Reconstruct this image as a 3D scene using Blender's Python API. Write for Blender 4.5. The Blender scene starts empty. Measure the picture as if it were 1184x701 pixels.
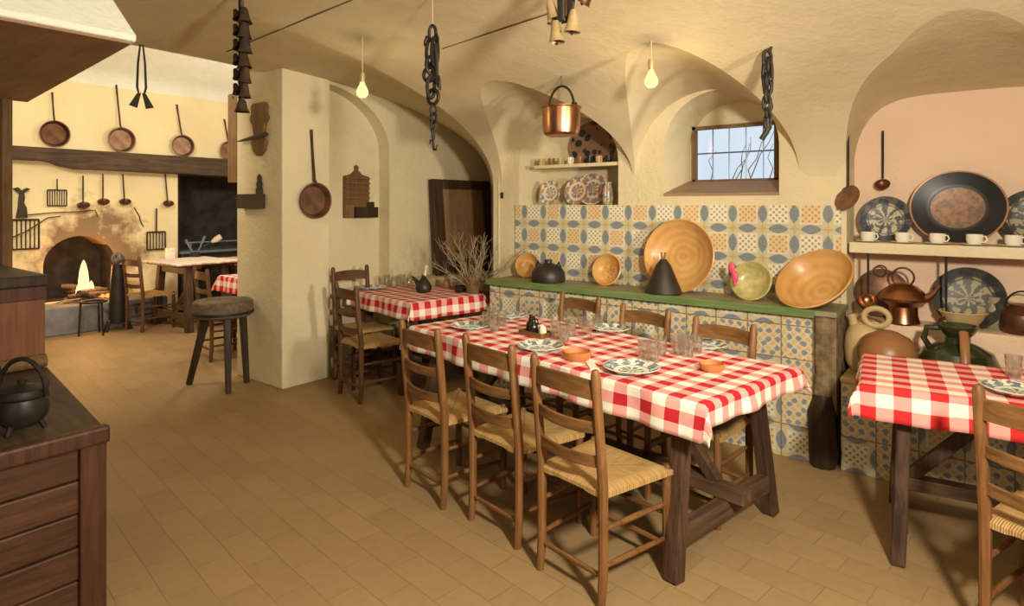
import bpy, bmesh, math, random
from mathutils import Vector, Matrix, Euler
random.seed(7)
PI = math.pi
R = math.radians
D = bpy.data
SC = bpy.context.scene
COL = SC.collection
# ---------------------------------------------------------------- camera model (photo 1184x701)
F = 715.0; HZ = 237.0; CZ = 1.565
_L = math.hypot(922, 715); CC = 922 / _L; SS = 715 / _L
def ray(x, y):
    a = (x - 592) / F
    return Vector((a * CC - SS, a * SS + CC, -(y - HZ) / F))
def onz(x, y, z=0.0):
    d = ray(x, y); return Vector((0, 0, CZ)) + d * ((z - CZ) / d.z)
def ony(x, y, Y):
    d = ray(x, y); return Vector((0, 0, CZ)) + d * (Y / d.y)
def onx(x, y, X):
    d = ray(x, y); return Vector((0, 0, CZ)) + d * (X / d.x)
def ont(x, y, t):
    return Vector((0, 0, CZ)) + ray(x, y) * t

# ---------------------------------------------------------------- mesh builder
class MB:
    def __init__(s): s.v = []; s.f = []; s.uv = {}
    def add(s, vs, fs, M=None):
        o = len(s.v)
        s.v += [(M @ Vector(p)) if M else Vector(p) for p in vs]
        s.f += [tuple(i + o for i in f) for f in fs]
        return s
    def box(s, x0, x1, y0, y1, z0, z1, M=None):
        vs = [(x0,y0,z0),(x1,y0,z0),(x1,y1,z0),(x0,y1,z0),(x0,y0,z1),(x1,y0,z1),(x1,y1,z1),(x0,y1,z1)]
        return s.add(vs, [(0,3,2,1),(4,5,6,7),(0,1,5,4),(1,2,6,5),(2,3,7,6),(3,0,4,7)], M)
    def beam(s, p, q, w, h, up=(0,0,1), taper=1.0):
        p = Vector(p); q = Vector(q); d = (q - p).normalized(); up = Vector(up)
        sx = d.cross(up)
        if sx.length < 1e-4: sx = d.cross(Vector((0,1,0)))
        sx.normalize(); uz = sx.cross(d).normalized()
        vs = []
        for c, k in ((p, 1.0), (q, taper)):
            for a, b in ((-1,-1),(1,-1),(1,1),(-1,1)):
                vs.append(c + sx * (a * w / 2 * k) + uz * (b * h / 2 * k))
        return s.add(vs, [(0,1,2,3),(7,6,5,4),(0,4,5,1),(1,5,6,2),(2,6,7,3),(3,7,4,0)])
    def tube(s, pts, r, n=10, closed=False, sq=None):
        pts = [Vector(p) for p in pts]; m = len(pts)
        rs = r if isinstance(r, (list, tuple)) else [r] * m
        prev = None; vs = []
        for i, p in enumerate(pts):
            if closed: d = pts[(i+1) % m] - pts[i-1]
            else: d = pts[min(i+1, m-1)] - pts[max(i-1, 0)]
            d.normalize()
            if prev is None:
                a = Vector((0,0,1)) if abs(d.z) < .9 else Vector((1,0,0))
                u = d.cross(a).normalized()
            else:
                u = (prev - d * prev.dot(d)).normalized()
            prev = u; w = d.cross(u)
            for k in range(n):
                t = 2 * PI * k / n
                vs.append(p + (u * math.cos(t) * (sq or 1) + w * math.sin(t)) * rs[i])
        fs = []
        for i in range(m if closed else m - 1):
            j = (i + 1) % m
            for k in range(n):
                l = (k + 1) % n
                fs.append((i*n+k, i*n+l, j*n+l, j*n+k))
        if not closed:
            fs.append(tuple(range(n-1, -1, -1))); fs.append(tuple((m-1)*n + k for k in range(n)))
        return s.add(vs, fs)
    def lathe(s, prof, n=36, M=None, sx=1.0, sy=1.0):
        vs = []; rings = []
        for r, z in prof:
            if r < 1e-5:
                rings.append([len(vs)]); vs.append((0, 0, z))
            else:
                rings.append(list(range(len(vs), len(vs)+n)))
                for k in range(n):
                    t = 2*PI*k/n; vs.append((r*math.cos(t)*sx, r*math.sin(t)*sy, z))
        fs = []
        for A, B in zip(rings, rings[1:]):
            if len(A) == 1 and len(B) == 1: continue
            for k in range(n):
                l = (k+1) % n
                if len(A) == 1: fs.append((A[0], B[l], B[k]))
                elif len(B) == 1: fs.append((A[k], A[l], B[0]))
                else: fs.append((A[k], A[l], B[l], B[k]))
        return s.add(vs, fs, M)
    def prism(s, poly, y0, y1, M=None, poly2=None):
        n = len(poly); poly2 = poly2 or poly
        vs = [(x, y0, z) for x, z in poly] + [(x, y1, z) for x, z in poly2]
        fs = [tuple(range(n)), tuple(range(2*n-1, n-1, -1))]
        for i in range(n):
            j = (i+1) % n; fs.append((j, i, i+n, j+n))
        return s.add(vs, fs, M)
    def ball(s, c, r, n=16, sc=(1,1,1)):
        prof = [(math.sin(PI*i/10)*r, -math.cos(PI*i/10)*r) for i in range(11)]
        prof[0] = (0, -r); prof[-1] = (0, r)
        return s.lathe(prof, n, Matrix.Translation(c) @ Matrix.Diagonal((*sc, 1)))
    def ring(s, c, R_, r, M=None, n=28, m=8, sx=1.0, sy=1.0):
        M0 = Matrix.Translation(c) @ (M or Matrix())
        pts = [M0 @ Vector((R_*sx*math.cos(2*PI*k/n), R_*sy*math.sin(2*PI*k/n), 0)) for k in range(n)]
        return s.tube(pts, r, m, closed=True)
    def build(s, name, mat, parent=None, smooth=35, bevel=0, M=None):
        me = D.meshes.new(name)
        me.from_pydata([tuple(v) for v in s.v], [], s.f)
        bm = bmesh.new(); bm.from_mesh(me); bmesh.ops.recalc_face_normals(bm, faces=bm.faces); bm.to_mesh(me); bm.free()
        if smooth:
            me.shade_smooth()
            try: me.set_sharp_from_angle(angle=R(smooth))
            except Exception: pass
        me.materials.append(mat)
        o = D.objects.new(name, me); COL.objects.link(o)
        if parent: o.parent = parent
        if M: o.matrix_local = M
        if bevel:
            b = o.modifiers.new('bevel', 'BEVEL'); b.width = bevel; b.segments = 2; b.limit_method = 'ANGLE'; b.angle_limit = R(40)
        return o

def tag(o, label, cat, group=None, kind=None):
    o['label'] = label; o['category'] = cat
    if group: o['group'] = group
    if kind: o['kind'] = kind
    return o
def thing(name, label, cat, loc=(0,0,0), rotz=0, group=None, rot=None):
    o = D.objects.new(name, None); COL.objects.link(o)
    o.empty_display_size = .1
    o.location = loc
    o.rotation_euler = rot if rot else (0, 0, rotz)
    return tag(o, label, cat, group)
def struct(name, mb, mat, parent=None, **k):
    o = mb.build(name, mat, parent, **k)
    o['kind'] = 'structure'
    return o
def copy_tree(o, parent=None):
    c = o.copy(); COL.objects.link(c)
    if parent: c.parent = parent
    for ch in [x for x in D.objects if x.parent == o]: copy_tree(ch, c)
    return c
def dup(o, loc, rotz=0, label=None, group=None, scale=None, rot=None):
    c = copy_tree(o); c.location = loc; c.rotation_euler = rot if rot else (0, 0, rotz)
    if label: c['label'] = label
    if group: c['group'] = group
    if scale: c.scale = scale if not isinstance(scale, float) else (scale,)*3
    return c
ORD = ['first','second','third','fourth','fifth','sixth','seventh','eighth','ninth','tenth','eleventh','twelfth']
def T(x, y, z): return Matrix.Translation((x, y, z))
def RX(d): return Matrix.Rotation(R(d), 4, 'X')
def RY(d): return Matrix.Rotation(R(d), 4, 'Y')
def RZ(d): return Matrix.Rotation(R(d), 4, 'Z')

# ---------------------------------------------------------------- materials
class NT:
    def __init__(s, name):
        s.m = D.materials.new(name); s.m.use_nodes = True
        s.t = s.m.node_tree; s.t.nodes.clear()
        s.out = s.n('ShaderNodeOutputMaterial'); s.b = s.n('ShaderNodeBsdfPrincipled')
        s.l(s.b.outputs[0], s.out.inputs[0])
        s.tc = s.n('ShaderNodeTexCoord')
    def n(s, k): return s.t.nodes.new(k)
    def l(s, a, b): s.t.links.new(a, b)
    def put(s, sock, v):
        if hasattr(v, 'is_linked') or hasattr(v, 'links'): s.l(v, sock)
        elif v is not None: sock.default_value = v
    def math(s, op, a, b=None, c=None):
        n = s.n('ShaderNodeMath'); n.operation = op
        s.put(n.inputs[0], a)
        if b is not None: s.put(n.inputs[1], b)
        if c is not None: s.put(n.inputs[2], c)
        return n.outputs[0]
    def mix(s, f, a, b, mode='MIX'):
        n = s.n('ShaderNodeMix'); n.data_type = 'RGBA'; n.blend_type = mode
        s.put(n.inputs[0], f)
        s.put(n.inputs[6], (*a, 1) if isinstance(a, tuple) else a)
        s.put(n.inputs[7], (*b, 1) if isinstance(b, tuple) else b)
        return n.outputs[2]
    def sep(s, v):
        n = s.n('ShaderNodeSeparateXYZ'); s.l(v, n.inputs[0]); return n.outputs
    def comb(s, x, y, z):
        n = s.n('ShaderNodeCombineXYZ')
        for i, v in enumerate((x, y, z)): s.put(n.inputs[i], v)
        return n.outputs[0]
    def mapping(s, v, scale=(1,1,1), rot=(0,0,0), loc=(0,0,0)):
        n = s.n('ShaderNodeMapping'); s.l(v, n.inputs[0])
        n.inputs['Scale'].default_value = scale; n.inputs['Rotation'].default_value = rot; n.inputs['Location'].default_value = loc
        return n.outputs[0]
    def noise(s, v, scale=5, detail=4, rough=.55, dist=0):
        n = s.n('ShaderNodeTexNoise'); s.l(v, n.inputs['Vector'])
        n.inputs['Scale'].default_value = scale; n.inputs['Detail'].default_value = detail
        n.inputs['Roughness'].default_value = rough; n.inputs['Distortion'].default_value = dist
        return n.outputs[0]
    def vor(s, v, scale=5, feat='F1'):
        n = s.n('ShaderNodeTexVoronoi'); s.l(v, n.inputs['Vector']); n.inputs['Scale'].default_value = scale; n.feature = feat
        return n.outputs
    def ramp(s, f, a, b):
        n = s.n('ShaderNodeMapRange'); s.put(n.inputs[0], f); n.inputs[1].default_value = a; n.inputs[2].default_value = b
        return n.outputs[0]
    def bump(s, h, strength=.3, dist=.01):
        n = s.n('ShaderNodeBump'); s.l(h, n.inputs['Height']); n.inputs['Strength'].default_value = strength; n.inputs['Distance'].default_value = dist
        s.l(n.outputs[0], s.b.inputs['Normal'])
    def fin(s, col=None, rough=.6, metal=0, spec=None):
        if col is not None: s.put(s.b.inputs['Base Color'], (*col, 1) if isinstance(col, tuple) else col)
        s.put(s.b.inputs['Roughness'], rough); s.b.inputs['Metallic'].default_value = metal
        if spec is not None: s.b.inputs['Specular IOR Level'].default_value = spec
        return s.m

def M_basic(name, c1, c2=None, scale=8, rough=.6, metal=0, bump=.15, bscale=40, bd=.004, spec=None, stretch=(1,1,1), coat=0):
    k = NT(name); v = k.mapping(k.tc.outputs['Object'], stretch)
    f = k.ramp(k.noise(v, scale, 5), .32, .68)
    c = k.mix(f, c1, c2 or c1)
    if bump: k.bump(k.noise(v, bscale, 4), bump, bd)
    if coat: k.b.inputs['Coat Weight'].default_value = coat; k.b.inputs['Coat Roughness'].default_value = .15
    return k.fin(c, rough, metal, spec)

def M_plaster(name, c1, c2, bs=.55):
    k = NT(name); v = k.tc.outputs['Object']
    f = k.ramp(k.noise(v, 1.6, 6, .6, .4), .35, .7)
    c = k.mix(f, c1, c2)
    h1 = k.noise(v, 5, 4); h2 = k.noise(v, 38, 5, .65)
    k.bump(k.math('ADD', h1, k.math('MULTIPLY', h2, .35)), bs, .03)
    return k.fin(c, .9, 0, .15)

def M_wood(name, c1, c2, axis='z', rough=.55, scale=1.0, spec=.3):
    k = NT(name)
    st = {'x': (1.2, 16, 16), 'y': (16, 1.2, 16), 'z': (16, 16, 1.2)}[axis]
    st = tuple(a * scale for a in st)
    v = k.mapping(k.tc.outputs['Object'], st)
    g = k.noise(v, 2.2, 6, .65, .6)
    big = k.noise(k.tc.outputs['Object'], 4.5, 3)
    f = k.ramp(k.math('ADD', k.math('MULTIPLY', g, .7), k.math('MULTIPLY', big, .3)), .36, .64)
    c = k.mix(f, c1, c2)
    k.bump(g, .35, .004)
    return k.fin(c, rough, 0, spec)

def gin(k, sx, sy, P, Q):
    a = k.math('LESS_THAN', k.math('FRACT', k.math('DIVIDE', sx, P)), .5)
    b = k.math('LESS_THAN', k.math('FRACT', k.math('DIVIDE', sy, Q)), .5)
    return a, b
def M_gingham(name, P, red=(.50,.020,.035), pink=(.80,.36,.33), white=(.86,.82,.73), off=(0,0), Q=None):
    k = NT(name)
    u = k.n('ShaderNodeUVMap'); u.uv_map = 'cloth'
    s = k.sep(u.outputs[0])
    nx = k.noise(u.outputs[0], 9, 2)
    wob = k.math('MULTIPLY', k.math('SUBTRACT', nx, .5), .006)
    a, b = gin(k, k.math('ADD', k.math('ADD', s[0], wob), 14 + off[0]), k.math('ADD', k.math('ADD', s[1], wob), 10.5 + off[1]), P, Q or P)
    c1 = k.mix(a, white, pink)
    c2 = k.mix(a, pink, red)
    c = k.mix(b, c1, c2)
    wv = k.n('ShaderNodeTexWave'); wv.inputs['Scale'].default_value = 120; k.l(u.outputs[0], wv.inputs[0])
    wv2 = k.n('ShaderNodeTexWave'); wv2.bands_direction = 'Y'; wv2.inputs['Scale'].default_value = 120; k.l(u.outputs[0], wv2.inputs[0])
    k.bump(k.math('ADD', wv.outputs['Fac'], wv2.outputs['Fac']), .12, .001)
    return k.fin(c, .85, 0, .2)

def tile_color(k, px, pz, diag=False):
    """px,pz: coordinates measured in tiles. Blue lozenge leaves round yellow dotted squares."""
    fx = k.math('SUBTRACT', k.math('FRACT', px), .5); fz = k.math('SUBTRACT', k.math('FRACT', pz), .5)
    ax = k.math('ABSOLUTE', fx); az = k.math('ABSOLUTE', fz)
    vec = k.comb(px, pz, 0.0)
    nz = k.math('MULTIPLY', k.math('SUBTRACT', k.noise(vec, 14, 3), .5), .10)
    # ellipses
    def ell(a, b, ra, rb):
        e = k.math('ADD', k.math('POWER', k.math('DIVIDE', k.math('ABSOLUTE', a), ra), 1.5), k.math('POWER', k.math('DIVIDE', k.math('ABSOLUTE', b), rb), 1.5))
        return k.math('LESS_THAN', k.math('ADD', e, k.math('MULTIPLY', nz, 5)), 1.0)
    hx = k.math('SUBTRACT', .5, ax); hz = k.math('SUBTRACT', .5, az)
    e1 = ell(hx, fz, .155, .30); e2 = ell(fx, hz, .30, .155)
    blue = k.math('MAXIMUM', e1, e2)
    sq = k.math('LESS_THAN', k.math('ADD', k.math('MAXIMUM', ax, az), nz), .29)
    d1 = k.math('SINE', k.math('MULTIPLY', fx, 2*PI*5.2)); d2 = k.math('SINE', k.math('MULTIPLY', fz, 2*PI*5.2))
    dots = k.math('MULTIPLY', k.math('GREATER_THAN', k.math('ADD', k.math('MULTIPLY', d1, d2), k.math('MULTIPLY', nz, 6)), .22), sq)
    cx = k.math('FLOOR', px); cz = k.math('FLOOR', pz)
    chk = k.math('MODULO', k.math('ADD', k.math('ADD', cx, cz), 100.0), 2.0)
    corner = ell(hx, hz, .12, .12)
    ring = k.math('MULTIPLY', k.math('LESS_THAN', k.math('ABSOLUTE', k.math('SUBTRACT', k.math('MAXIMUM', ax, az), .315)), .03), k.math('SUBTRACT', 1.0, blue))
    base = k.mix(k.noise(vec, 3, 3), (.62,.55,.35), (.56,.51,.36))
    sqc = k.mix(chk, (.70,.57,.36), (.78,.75,.64))
    c = k.mix(sq, base, sqc)
    c = k.mix(k.math('MULTIPLY', ring, .55), c, (.78,.74,.62))
    c = k.mix(k.math('MULTIPLY', dots, .8), c, k.mix(chk, (.60,.26,.05), (.40,.24,.07)))
    bl = k.mix(k.noise(vec, 16, 3), (.06,.09,.16), (.30,.36,.42))
    c = k.mix(k.math('MULTIPLY', blue, .88), c, bl)
    c = k.mix(k.math('MULTIPLY', corner, .6), c, (.62,.40,.12))
    return c, ax, az
def M_tilewall(name, size, x0=0, z0=0):
    k = NT(name); s = k.sep(k.tc.outputs['Object'])
    px = k.math('ADD', k.math('DIVIDE', s[0], size), 50 + x0); pz = k.math('ADD', k.math('DIVIDE', s[2], size), 50 + z0)
    c, ax, az = tile_color(k, px, pz)
    g = k.math('GREATER_THAN', k.math('MAXIMUM', ax, az), .488)
    c = k.mix(k.math('MULTIPLY', g, .35), c, (.25,.17,.08))
    k.bump(k.math('ADD', k.math('MULTIPLY', g, -1.0), k.noise(k.tc.outputs['Object'], 20, 2)), .25, .004)
    return k.fin(c, .32, 0, .45)
def M_tilefront(name, size):
    """older mixed tiles: every tile turns its leaf design its own way, dark joints"""
    k = NT(name); s = k.sep(k.tc.outputs['Object'])
    px = k.math('ADD', k.math('DIVIDE', s[0], size), 50.3); pz = k.math('ADD', k.math('DIVIDE', s[2], size), 50.0)
    cx = k.math('FLOOR', px); cz = k.math('FLOOR', pz)
    w = k.n('ShaderNodeTexWhiteNoise'); w.noise_dimensions = '2D'; k.l(k.comb(cx, cz, 0.0), w.inputs['Vector'])
    rnd = w.outputs['Value']
    fx = k.math('SUBTRACT', k.math('FRACT', px), .5); fz = k.math('SUBTRACT', k.math('FRACT', pz), .5)
    sg = k.math('SUBTRACT', k.math('MULTIPLY', k.math('GREATER_THAN', rnd, .5), 2.0), 1.0)
    u = k.math('ADD', fx, k.math('MULTIPLY', fz, sg)); v = k.math('SUBTRACT', fx, k.math('MULTIPLY', fz, sg))
    vec = k.comb(px, pz, 0.0)
    nz = k.math('MULTIPLY', k.math('SUBTRACT', k.noise(vec, 10, 3), .5), .18)
    leaf = k.math('MULTIPLY', k.math('SINE', k.math('MULTIPLY', k.math('ADD', v, nz), 2*PI*2.0)), k.math('SINE', k.math('MULTIPLY', k.math('ADD', k.math('ABSOLUTE', u), nz), 2*PI*1.8)))
    blue = k.math('GREATER_THAN', leaf, .34)
    och = k.math('LESS_THAN', leaf, -.42)
    edge = k.math('LESS_THAN', k.math('ABSOLUTE', k.math('SUBTRACT', leaf, .2)), .06)
    c0, ax, az = tile_color(k, px, pz)
    base = k.mix(k.noise(vec, 2.2, 4), (.74,.66,.46), (.66,.52,.32))
    c = k.mix(k.math('MULTIPLY', edge, .5), base, (.28,.22,.14))
    c = k.mix(k.math('MULTIPLY', blue, .85), c, k.mix(k.noise(vec, 8, 2), (.08,.12,.24), (.24,.32,.46)))
    c = k.mix(k.math('MULTIPLY', och, .55), c, (.62,.36,.12))
    c = k.mix(k.math('LESS_THAN', k.math('FRACT', k.math('MULTIPLY', rnd, 7.3)), .45), c, c0)
    g = k.math('GREATER_THAN', k.math('MAXIMUM', ax, az), .482)
    c = k.mix(k.math('MULTIPLY', g, .8), c, (.20,.12,.06))
    k.bump(k.math('ADD', k.math('MULTIPLY', g, -1.0), k.noise(k.tc.outputs['Object'], 20, 2)), .3, .005)
    return k.fin(c, .35, 0, .45)
def M_floor(name):
    k = NT(name)
    v = k.mapping(k.tc.outputs['Object'], (1,1,1), (0,0,R(7.7)))
    vn = k.n('ShaderNodeVectorMath'); vn.operation = 'ADD'
    nn = k.n('ShaderNodeTexNoise'); k.l(v, nn.inputs['Vector']); nn.inputs['Scale'].default_value = 3
    sc = k.n('ShaderNodeVectorMath'); sc.operation = 'SCALE'; k.l(nn.outputs['Color'], sc.inputs[0]); sc.inputs['Scale'].default_value = .018
    k.l(v, vn.inputs[0]); k.l(sc.outputs[0], vn.inputs[1])
    b = k.n('ShaderNodeTexBrick'); k.l(vn.outputs[0], b.inputs['Vector'])
    b.inputs['Scale'].default_value = 1; b.inputs['Brick Width'].default_value = .30; b.inputs['Row Height'].default_value = .15
    b.inputs['Mortar Size'].default_value = .003; b.inputs['Mortar Smooth'].default_value = .6; b.inputs['Bias'].default_value = 0
    b.inputs['Color1'].default_value = (.36,.235,.115,1); b.inputs['Color2'].default_value = (.30,.19,.095,1); b.inputs['Mortar'].default_value = (.215,.14,.072,1)
    f = k.ramp(k.noise(k.tc.outputs['Object'], 1.3, 6, .6), .3, .7)
    c = k.mix(k.math('MULTIPLY', f, .55), b.outputs['Color'], (.38,.265,.13))
    f2 = k.ramp(k.noise(k.tc.outputs['Object'], 22, 4), .45, .75)
    c = k.mix(k.math('MULTIPLY', f2, .22), c, (.22,.13,.06))
    k.bump(k.math('SUBTRACT', k.math('MULTIPLY', k.noise(k.tc.outputs['Object'], 18, 4), .35), b.outputs['Fac']), .3, .006)
    return k.fin(c, .55, 0, .3)
def M_plate(name, base, ink, ink2=None, R0=.125, dens=1.0, rough=.25, rimdark=0.0, cenr=.46):
    """painted round dish: patterned rim, clear ring, painted centre (object coords, axis z)"""
    k = NT(name); s = k.sep(k.tc.outputs['Object'])
    r = k.math('DIVIDE', k.math('SQRT', k.math('ADD', k.math('POWER', s[0], 2.0), k.math('POWER', s[1], 2.0))), R0)
    ang = k.math('ARCTAN2', s[1], s[0])
    n1 = k.noise(k.tc.outputs['Object'], 3.2 / R0, 4, .6, 1.2)
    pet = k.math('SINE', k.math('MULTIPLY', ang, 9.0))
    pat = k.math('ADD', k.math('MULTIPLY', pet, .10), n1)
    rim = k.math('MULTIPLY', k.math('GREATER_THAN', r, .66), k.math('LESS_THAN', r, .97))
    cen = k.math('LESS_THAN', r, cenr)
    ink_m = k.math('GREATER_THAN', pat, .56 - .09 * dens)
    band = k.math('LESS_THAN', k.math('ABSOLUTE', k.math('SUBTRACT', r, .64)), .018)
    msk = k.math('MULTIPLY', ink_m, k.math('MAXIMUM', rim, cen))
    msk = k.math('MAXIMUM', msk, band)
    c = k.mix(k.math('MULTIPLY', msk, .9), base, k.mix(k.ramp(k.noise(k.tc.outputs['Object'], 5 / R0, 2), .4, .6), ink, ink2 or ink))
    if rimdark: c = k.mix(k.math('MULTIPLY', k.math('GREATER_THAN', r, .72), rimdark), c, ink)
    return k.fin(c, rough, 0, .5)
def M_glass(name, tint=(.95,.97,.95), milk=.0, gloss=.55):
    k = NT(name)
    t = k.n('ShaderNodeBsdfTransparent'); t.inputs[0].default_value = (*tint, 1)
    g = k.n('ShaderNodeBsdfGlossy'); g.inputs['Roughness'].default_value = .06
    lw = k.n('ShaderNodeLayerWeight'); lw.inputs[0].default_value = .45
    df = k.n('ShaderNodeBsdfTranslucent'); df.inputs[0].default_value = (.9, .9, .86, 1); m2 = k.n('ShaderNodeMixShader'); m2.inputs[0].default_value = milk
    k.l(t.outputs[0], m2.inputs[1]); k.l(df.outputs[0], m2.inputs[2]); t = m2
    mx = k.n('ShaderNodeMixShader'); k.l(k.math('ADD', k.math('MULTIPLY', lw.outputs['Facing'], gloss), gloss * .18), mx.inputs[0])
    k.l(t.outputs[0], mx.inputs[1]); k.l(g.outputs[0], mx.inputs[2]); k.l(mx.outputs[0], k.out.inputs[0])
    return k.m
def M_emit(name, c, s):
    k = NT(name); e = k.n('ShaderNodeEmission'); e.inputs[0].default_value = (*c, 1); e.inputs[1].default_value = s
    k.l(e.outputs[0], k.out.inputs[0]); return k.m

plaster = M_plaster('plaster_cream', (.74,.645,.44), (.66,.565,.37))
plasterC = M_plaster('plaster_ceiling', (.68,.585,.395), (.60,.51,.33), .28)
plasterK = M_plaster('plaster_kitchen', (.84,.74,.50), (.78,.66,.42))
plasterW = M_plaster('plaster_white', (.90,.92,.86), (.84,.86,.78))
plasterP = M_plaster('plaster_rose', (.80,.58,.42), (.74,.54,.40))
floorM = M_floor('floor_tiles')
tileW = M_tilewall('tiles_wall', .205, .1, .16)
tileF = M_tilefront('tiles_front', .205)
wood_chair = M_wood('wood_chair', (.10,.042,.014), (.27,.125,.045), 'z', .45)
wood_chairx = M_wood('wood_chair_slat', (.09,.04,.013), (.25,.12,.042), 'x', .45)
wood_darkch = M_wood('wood_chair_dark', (.055,.025,.012), (.15,.07,.03), 'z', .5)
wood_darkchx = M_wood('wood_chair_dark_slat', (.055,.025,.012), (.15,.07,.03), 'x', .5)
wood_table = M_wood('wood_table', (.035,.018,.012), (.12,.062,.038), 'z', .5)
wood_tablex = M_wood('wood_table_x', (.05,.028,.018), (.15,.085,.05), 'x', .5)
wood_tabley = M_wood('wood_table_y', (.05,.028,.018), (.15,.085,.05), 'y', .5)
wood_dark = M_wood('wood_black', (.018,.012,.008), (.06,.035,.02), 'z', .5)
wood_darky = M_wood('wood_beam', (.035,.02,.012), (.10,.06,.034), 'y', .7)
wood_hood = M_wood('wood_hood', (.27,.15,.085), (.40,.24,.14), 'x', .7, .6)
wood_red = M_wood('wood_red', (.045,.020,.012), (.12,.052,.028), 'y', .5)
wood_redz = M_wood('wood_red_post', (.045,.019,.012), (.11,.042,.024), 'z', .5)
wood_brown = M_wood('wood_brown', (.13,.065,.028), (.27,.15,.065), 'z', .65)
wood_carv = M_wood('wood_carved', (.10,.05,.022), (.22,.12,.05), 'z', .6)
wood_frame = M_wood('wood_panel_frame', (.028,.016,.01), (.075,.042,.022), 'z', .55)
wood_panel = M_wood('wood_panel', (.20,.11,.055), (.32,.19,.10), 'z', .5)
wood_block = M_wood('wood_block', (.075,.052,.034), (.20,.145,.09), 'x', .65)
green = M_wood('green_paint', (.10,.17,.055), (.20,.27,.10), 'x', .5)
iron = M_basic('black_iron', (.012,.010,.009), (.035,.026,.02), 12, .55, .4, .3)
ironr = M_basic('rusty_iron', (.035,.022,.015), (.10,.055,.03), 14, .65, .3, .4)
rope = M_basic('cord', (.10,.06,.03), (.16,.10,.05), 30, .9)
string = M_basic('white_string', (.62,.52,.34), (.55,.45,.28), 30, .9, bump=0)
leather = M_basic('black_leather', (.014,.011,.010), (.03,.022,.018), 20, .5)
copper = M_basic('copper', (.50,.25,.14), (.36,.17,.09), 6, .30, 1, .12, 18)
copperd = M_basic('copper_dull', (.30,.17,.11), (.15,.08,.05), 9, .45, .7, .25, 30)
copperk = M_basic('copper_tarnished', (.20,.085,.045), (.085,.04,.026), 8, .38, .7, .2, 30)
brass = M_basic('brass_bell', (.62,.46,.26), (.42,.29,.15), 10, .4, .45, .2, 30)
terra = M_basic('terracotta', (.52,.20,.06), (.42,.15,.045), 10, .6)
def M_rings():
    k = NT('orange_glaze'); s = k.sep(k.tc.outputs['Object'])
    r = k.math('SQRT', k.math('ADD', k.math('POWER', s[0], 2.0), k.math('POWER', s[1], 2.0)))
    n = k.noise(k.tc.outputs['Object'], 6, 4)
    w = k.math('SINE', k.math('ADD', k.math('MULTIPLY', r, 120.0), k.math('MULTIPLY', n, 6.0)))
    f = k.ramp(k.math('ADD', k.math('MULTIPLY', w, .10), n), .25, .75)
    c = k.mix(f, (.52,.25,.07), (.66,.40,.15))
    k.bump(w, .12, .003)
    k.b.inputs['Coat Weight'].default_value = .2; k.b.inputs['Coat Roughness'].default_value = .25
    return k.fin(c, .38, 0, .4)
orange = M_rings()
yellowg = M_basic('yellow_glaze', (.66,.53,.26), (.36,.34,.11), 18, .3, coat=.3)
blackcer = M_basic('black_pottery', (.014,.011,.009), (.032,.023,.018), 12, .45, 0, .25)
blackgl = M_basic('black_glaze', (.010,.010,.009), (.018,.016,.014), 12, .18)
greengl = M_basic('green_glaze', (.010,.016,.007), (.035,.045,.016), 9, .2, 0, .1, 14, coat=.4)
beige = M_basic('beige_pottery', (.60,.44,.22), (.48,.33,.15), 6, .6)
brownj = M_basic('brown_pottery', (.32,.145,.05), (.22,.095,.035), 7, .38, 0, .2)
whitec = M_basic('white_china', (.80,.76,.64), None, 5, .25, 0, 0)
bark = M_basic('rough_bark', (.13,.085,.045), (.30,.21,.11), 16, .9, 0, 1.0, 22, .02)
pink = M_basic('pink_ribbon', (.62,.05,.13), (.72,.12,.20), 12, .6)
soot = M_basic('soot_brick', (.012,.010,.009), (.04,.03,.024), 7, .95, 0, .6, 22)
stone = M_basic('hearth_stone', (.24,.23,.25), (.15,.14,.15), 6, .8, 0, .4)
stove = M_basic('range_iron', (.02,.02,.022), (.04,.04,.044), 8, .5, .3)
steel = M_basic('steel_rail', (.20,.25,.32), (.13,.17,.23), 8, .35, .6)
ash = M_basic('ash', (.26,.22,.20), (.10,.08,.07), 30, .95, 0, .8, 40)
logm = M_basic('log_bark', (.05,.03,.02), (.16,.10,.06), 20, .9, 0, .8)
twig = M_basic('dry_twig', (.28,.21,.13), (.42,.33,.20), 30, .9)
glass = M_glass('clear_glass', milk=.10)
pane = M_glass('window_glass', (.95,.97,1.0), gloss=.15)
rubber = M_basic('socket_black', (.02,.02,.02), None, 5, .5, 0, 0)
bulbM = M_emit('bulb_glow', (1,.86,.30), 1.7)
flameM = M_emit('flame', (1,.66,.28), 2.2)
emberM = M_emit('ember', (1,.28,.06), 2.2)
plate_blue = M_plate('plate_blue', (.74,.72,.62), (.06,.10,.16), (.16,.22,.26), .125, .95)
plate_wallblue = M_plate('plate_dark_blue', (.52,.46,.32), (.03,.035,.06), (.10,.12,.16), .148, .9, .4, .8, .64)
plate_big = M_plate('plate_dark_green', (.30,.25,.15), (.014,.018,.020), (.035,.035,.035), .182, 1.0, .45, .9, .62)
plate_color = M_plate('plate_flowers', (.70,.62,.42), (.10,.16,.30), (.48,.16,.05), .14, 1.5)
plate_nich = M_plate('plate_birds', (.74,.66,.46), (.12,.18,.34), (.45,.26,.08), .12, 1.0)
gingL = M_gingham('gingham_long', .138, off=(.02,.0), Q=.105)
gingB = M_gingham('gingham_back', .113)
gingR = M_gingham('gingham_right', .132, red=(.60,.028,.03), pink=(.82,.36,.33), Q=.115)
gingK = M_gingham('gingham_kitchen', .12)
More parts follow.
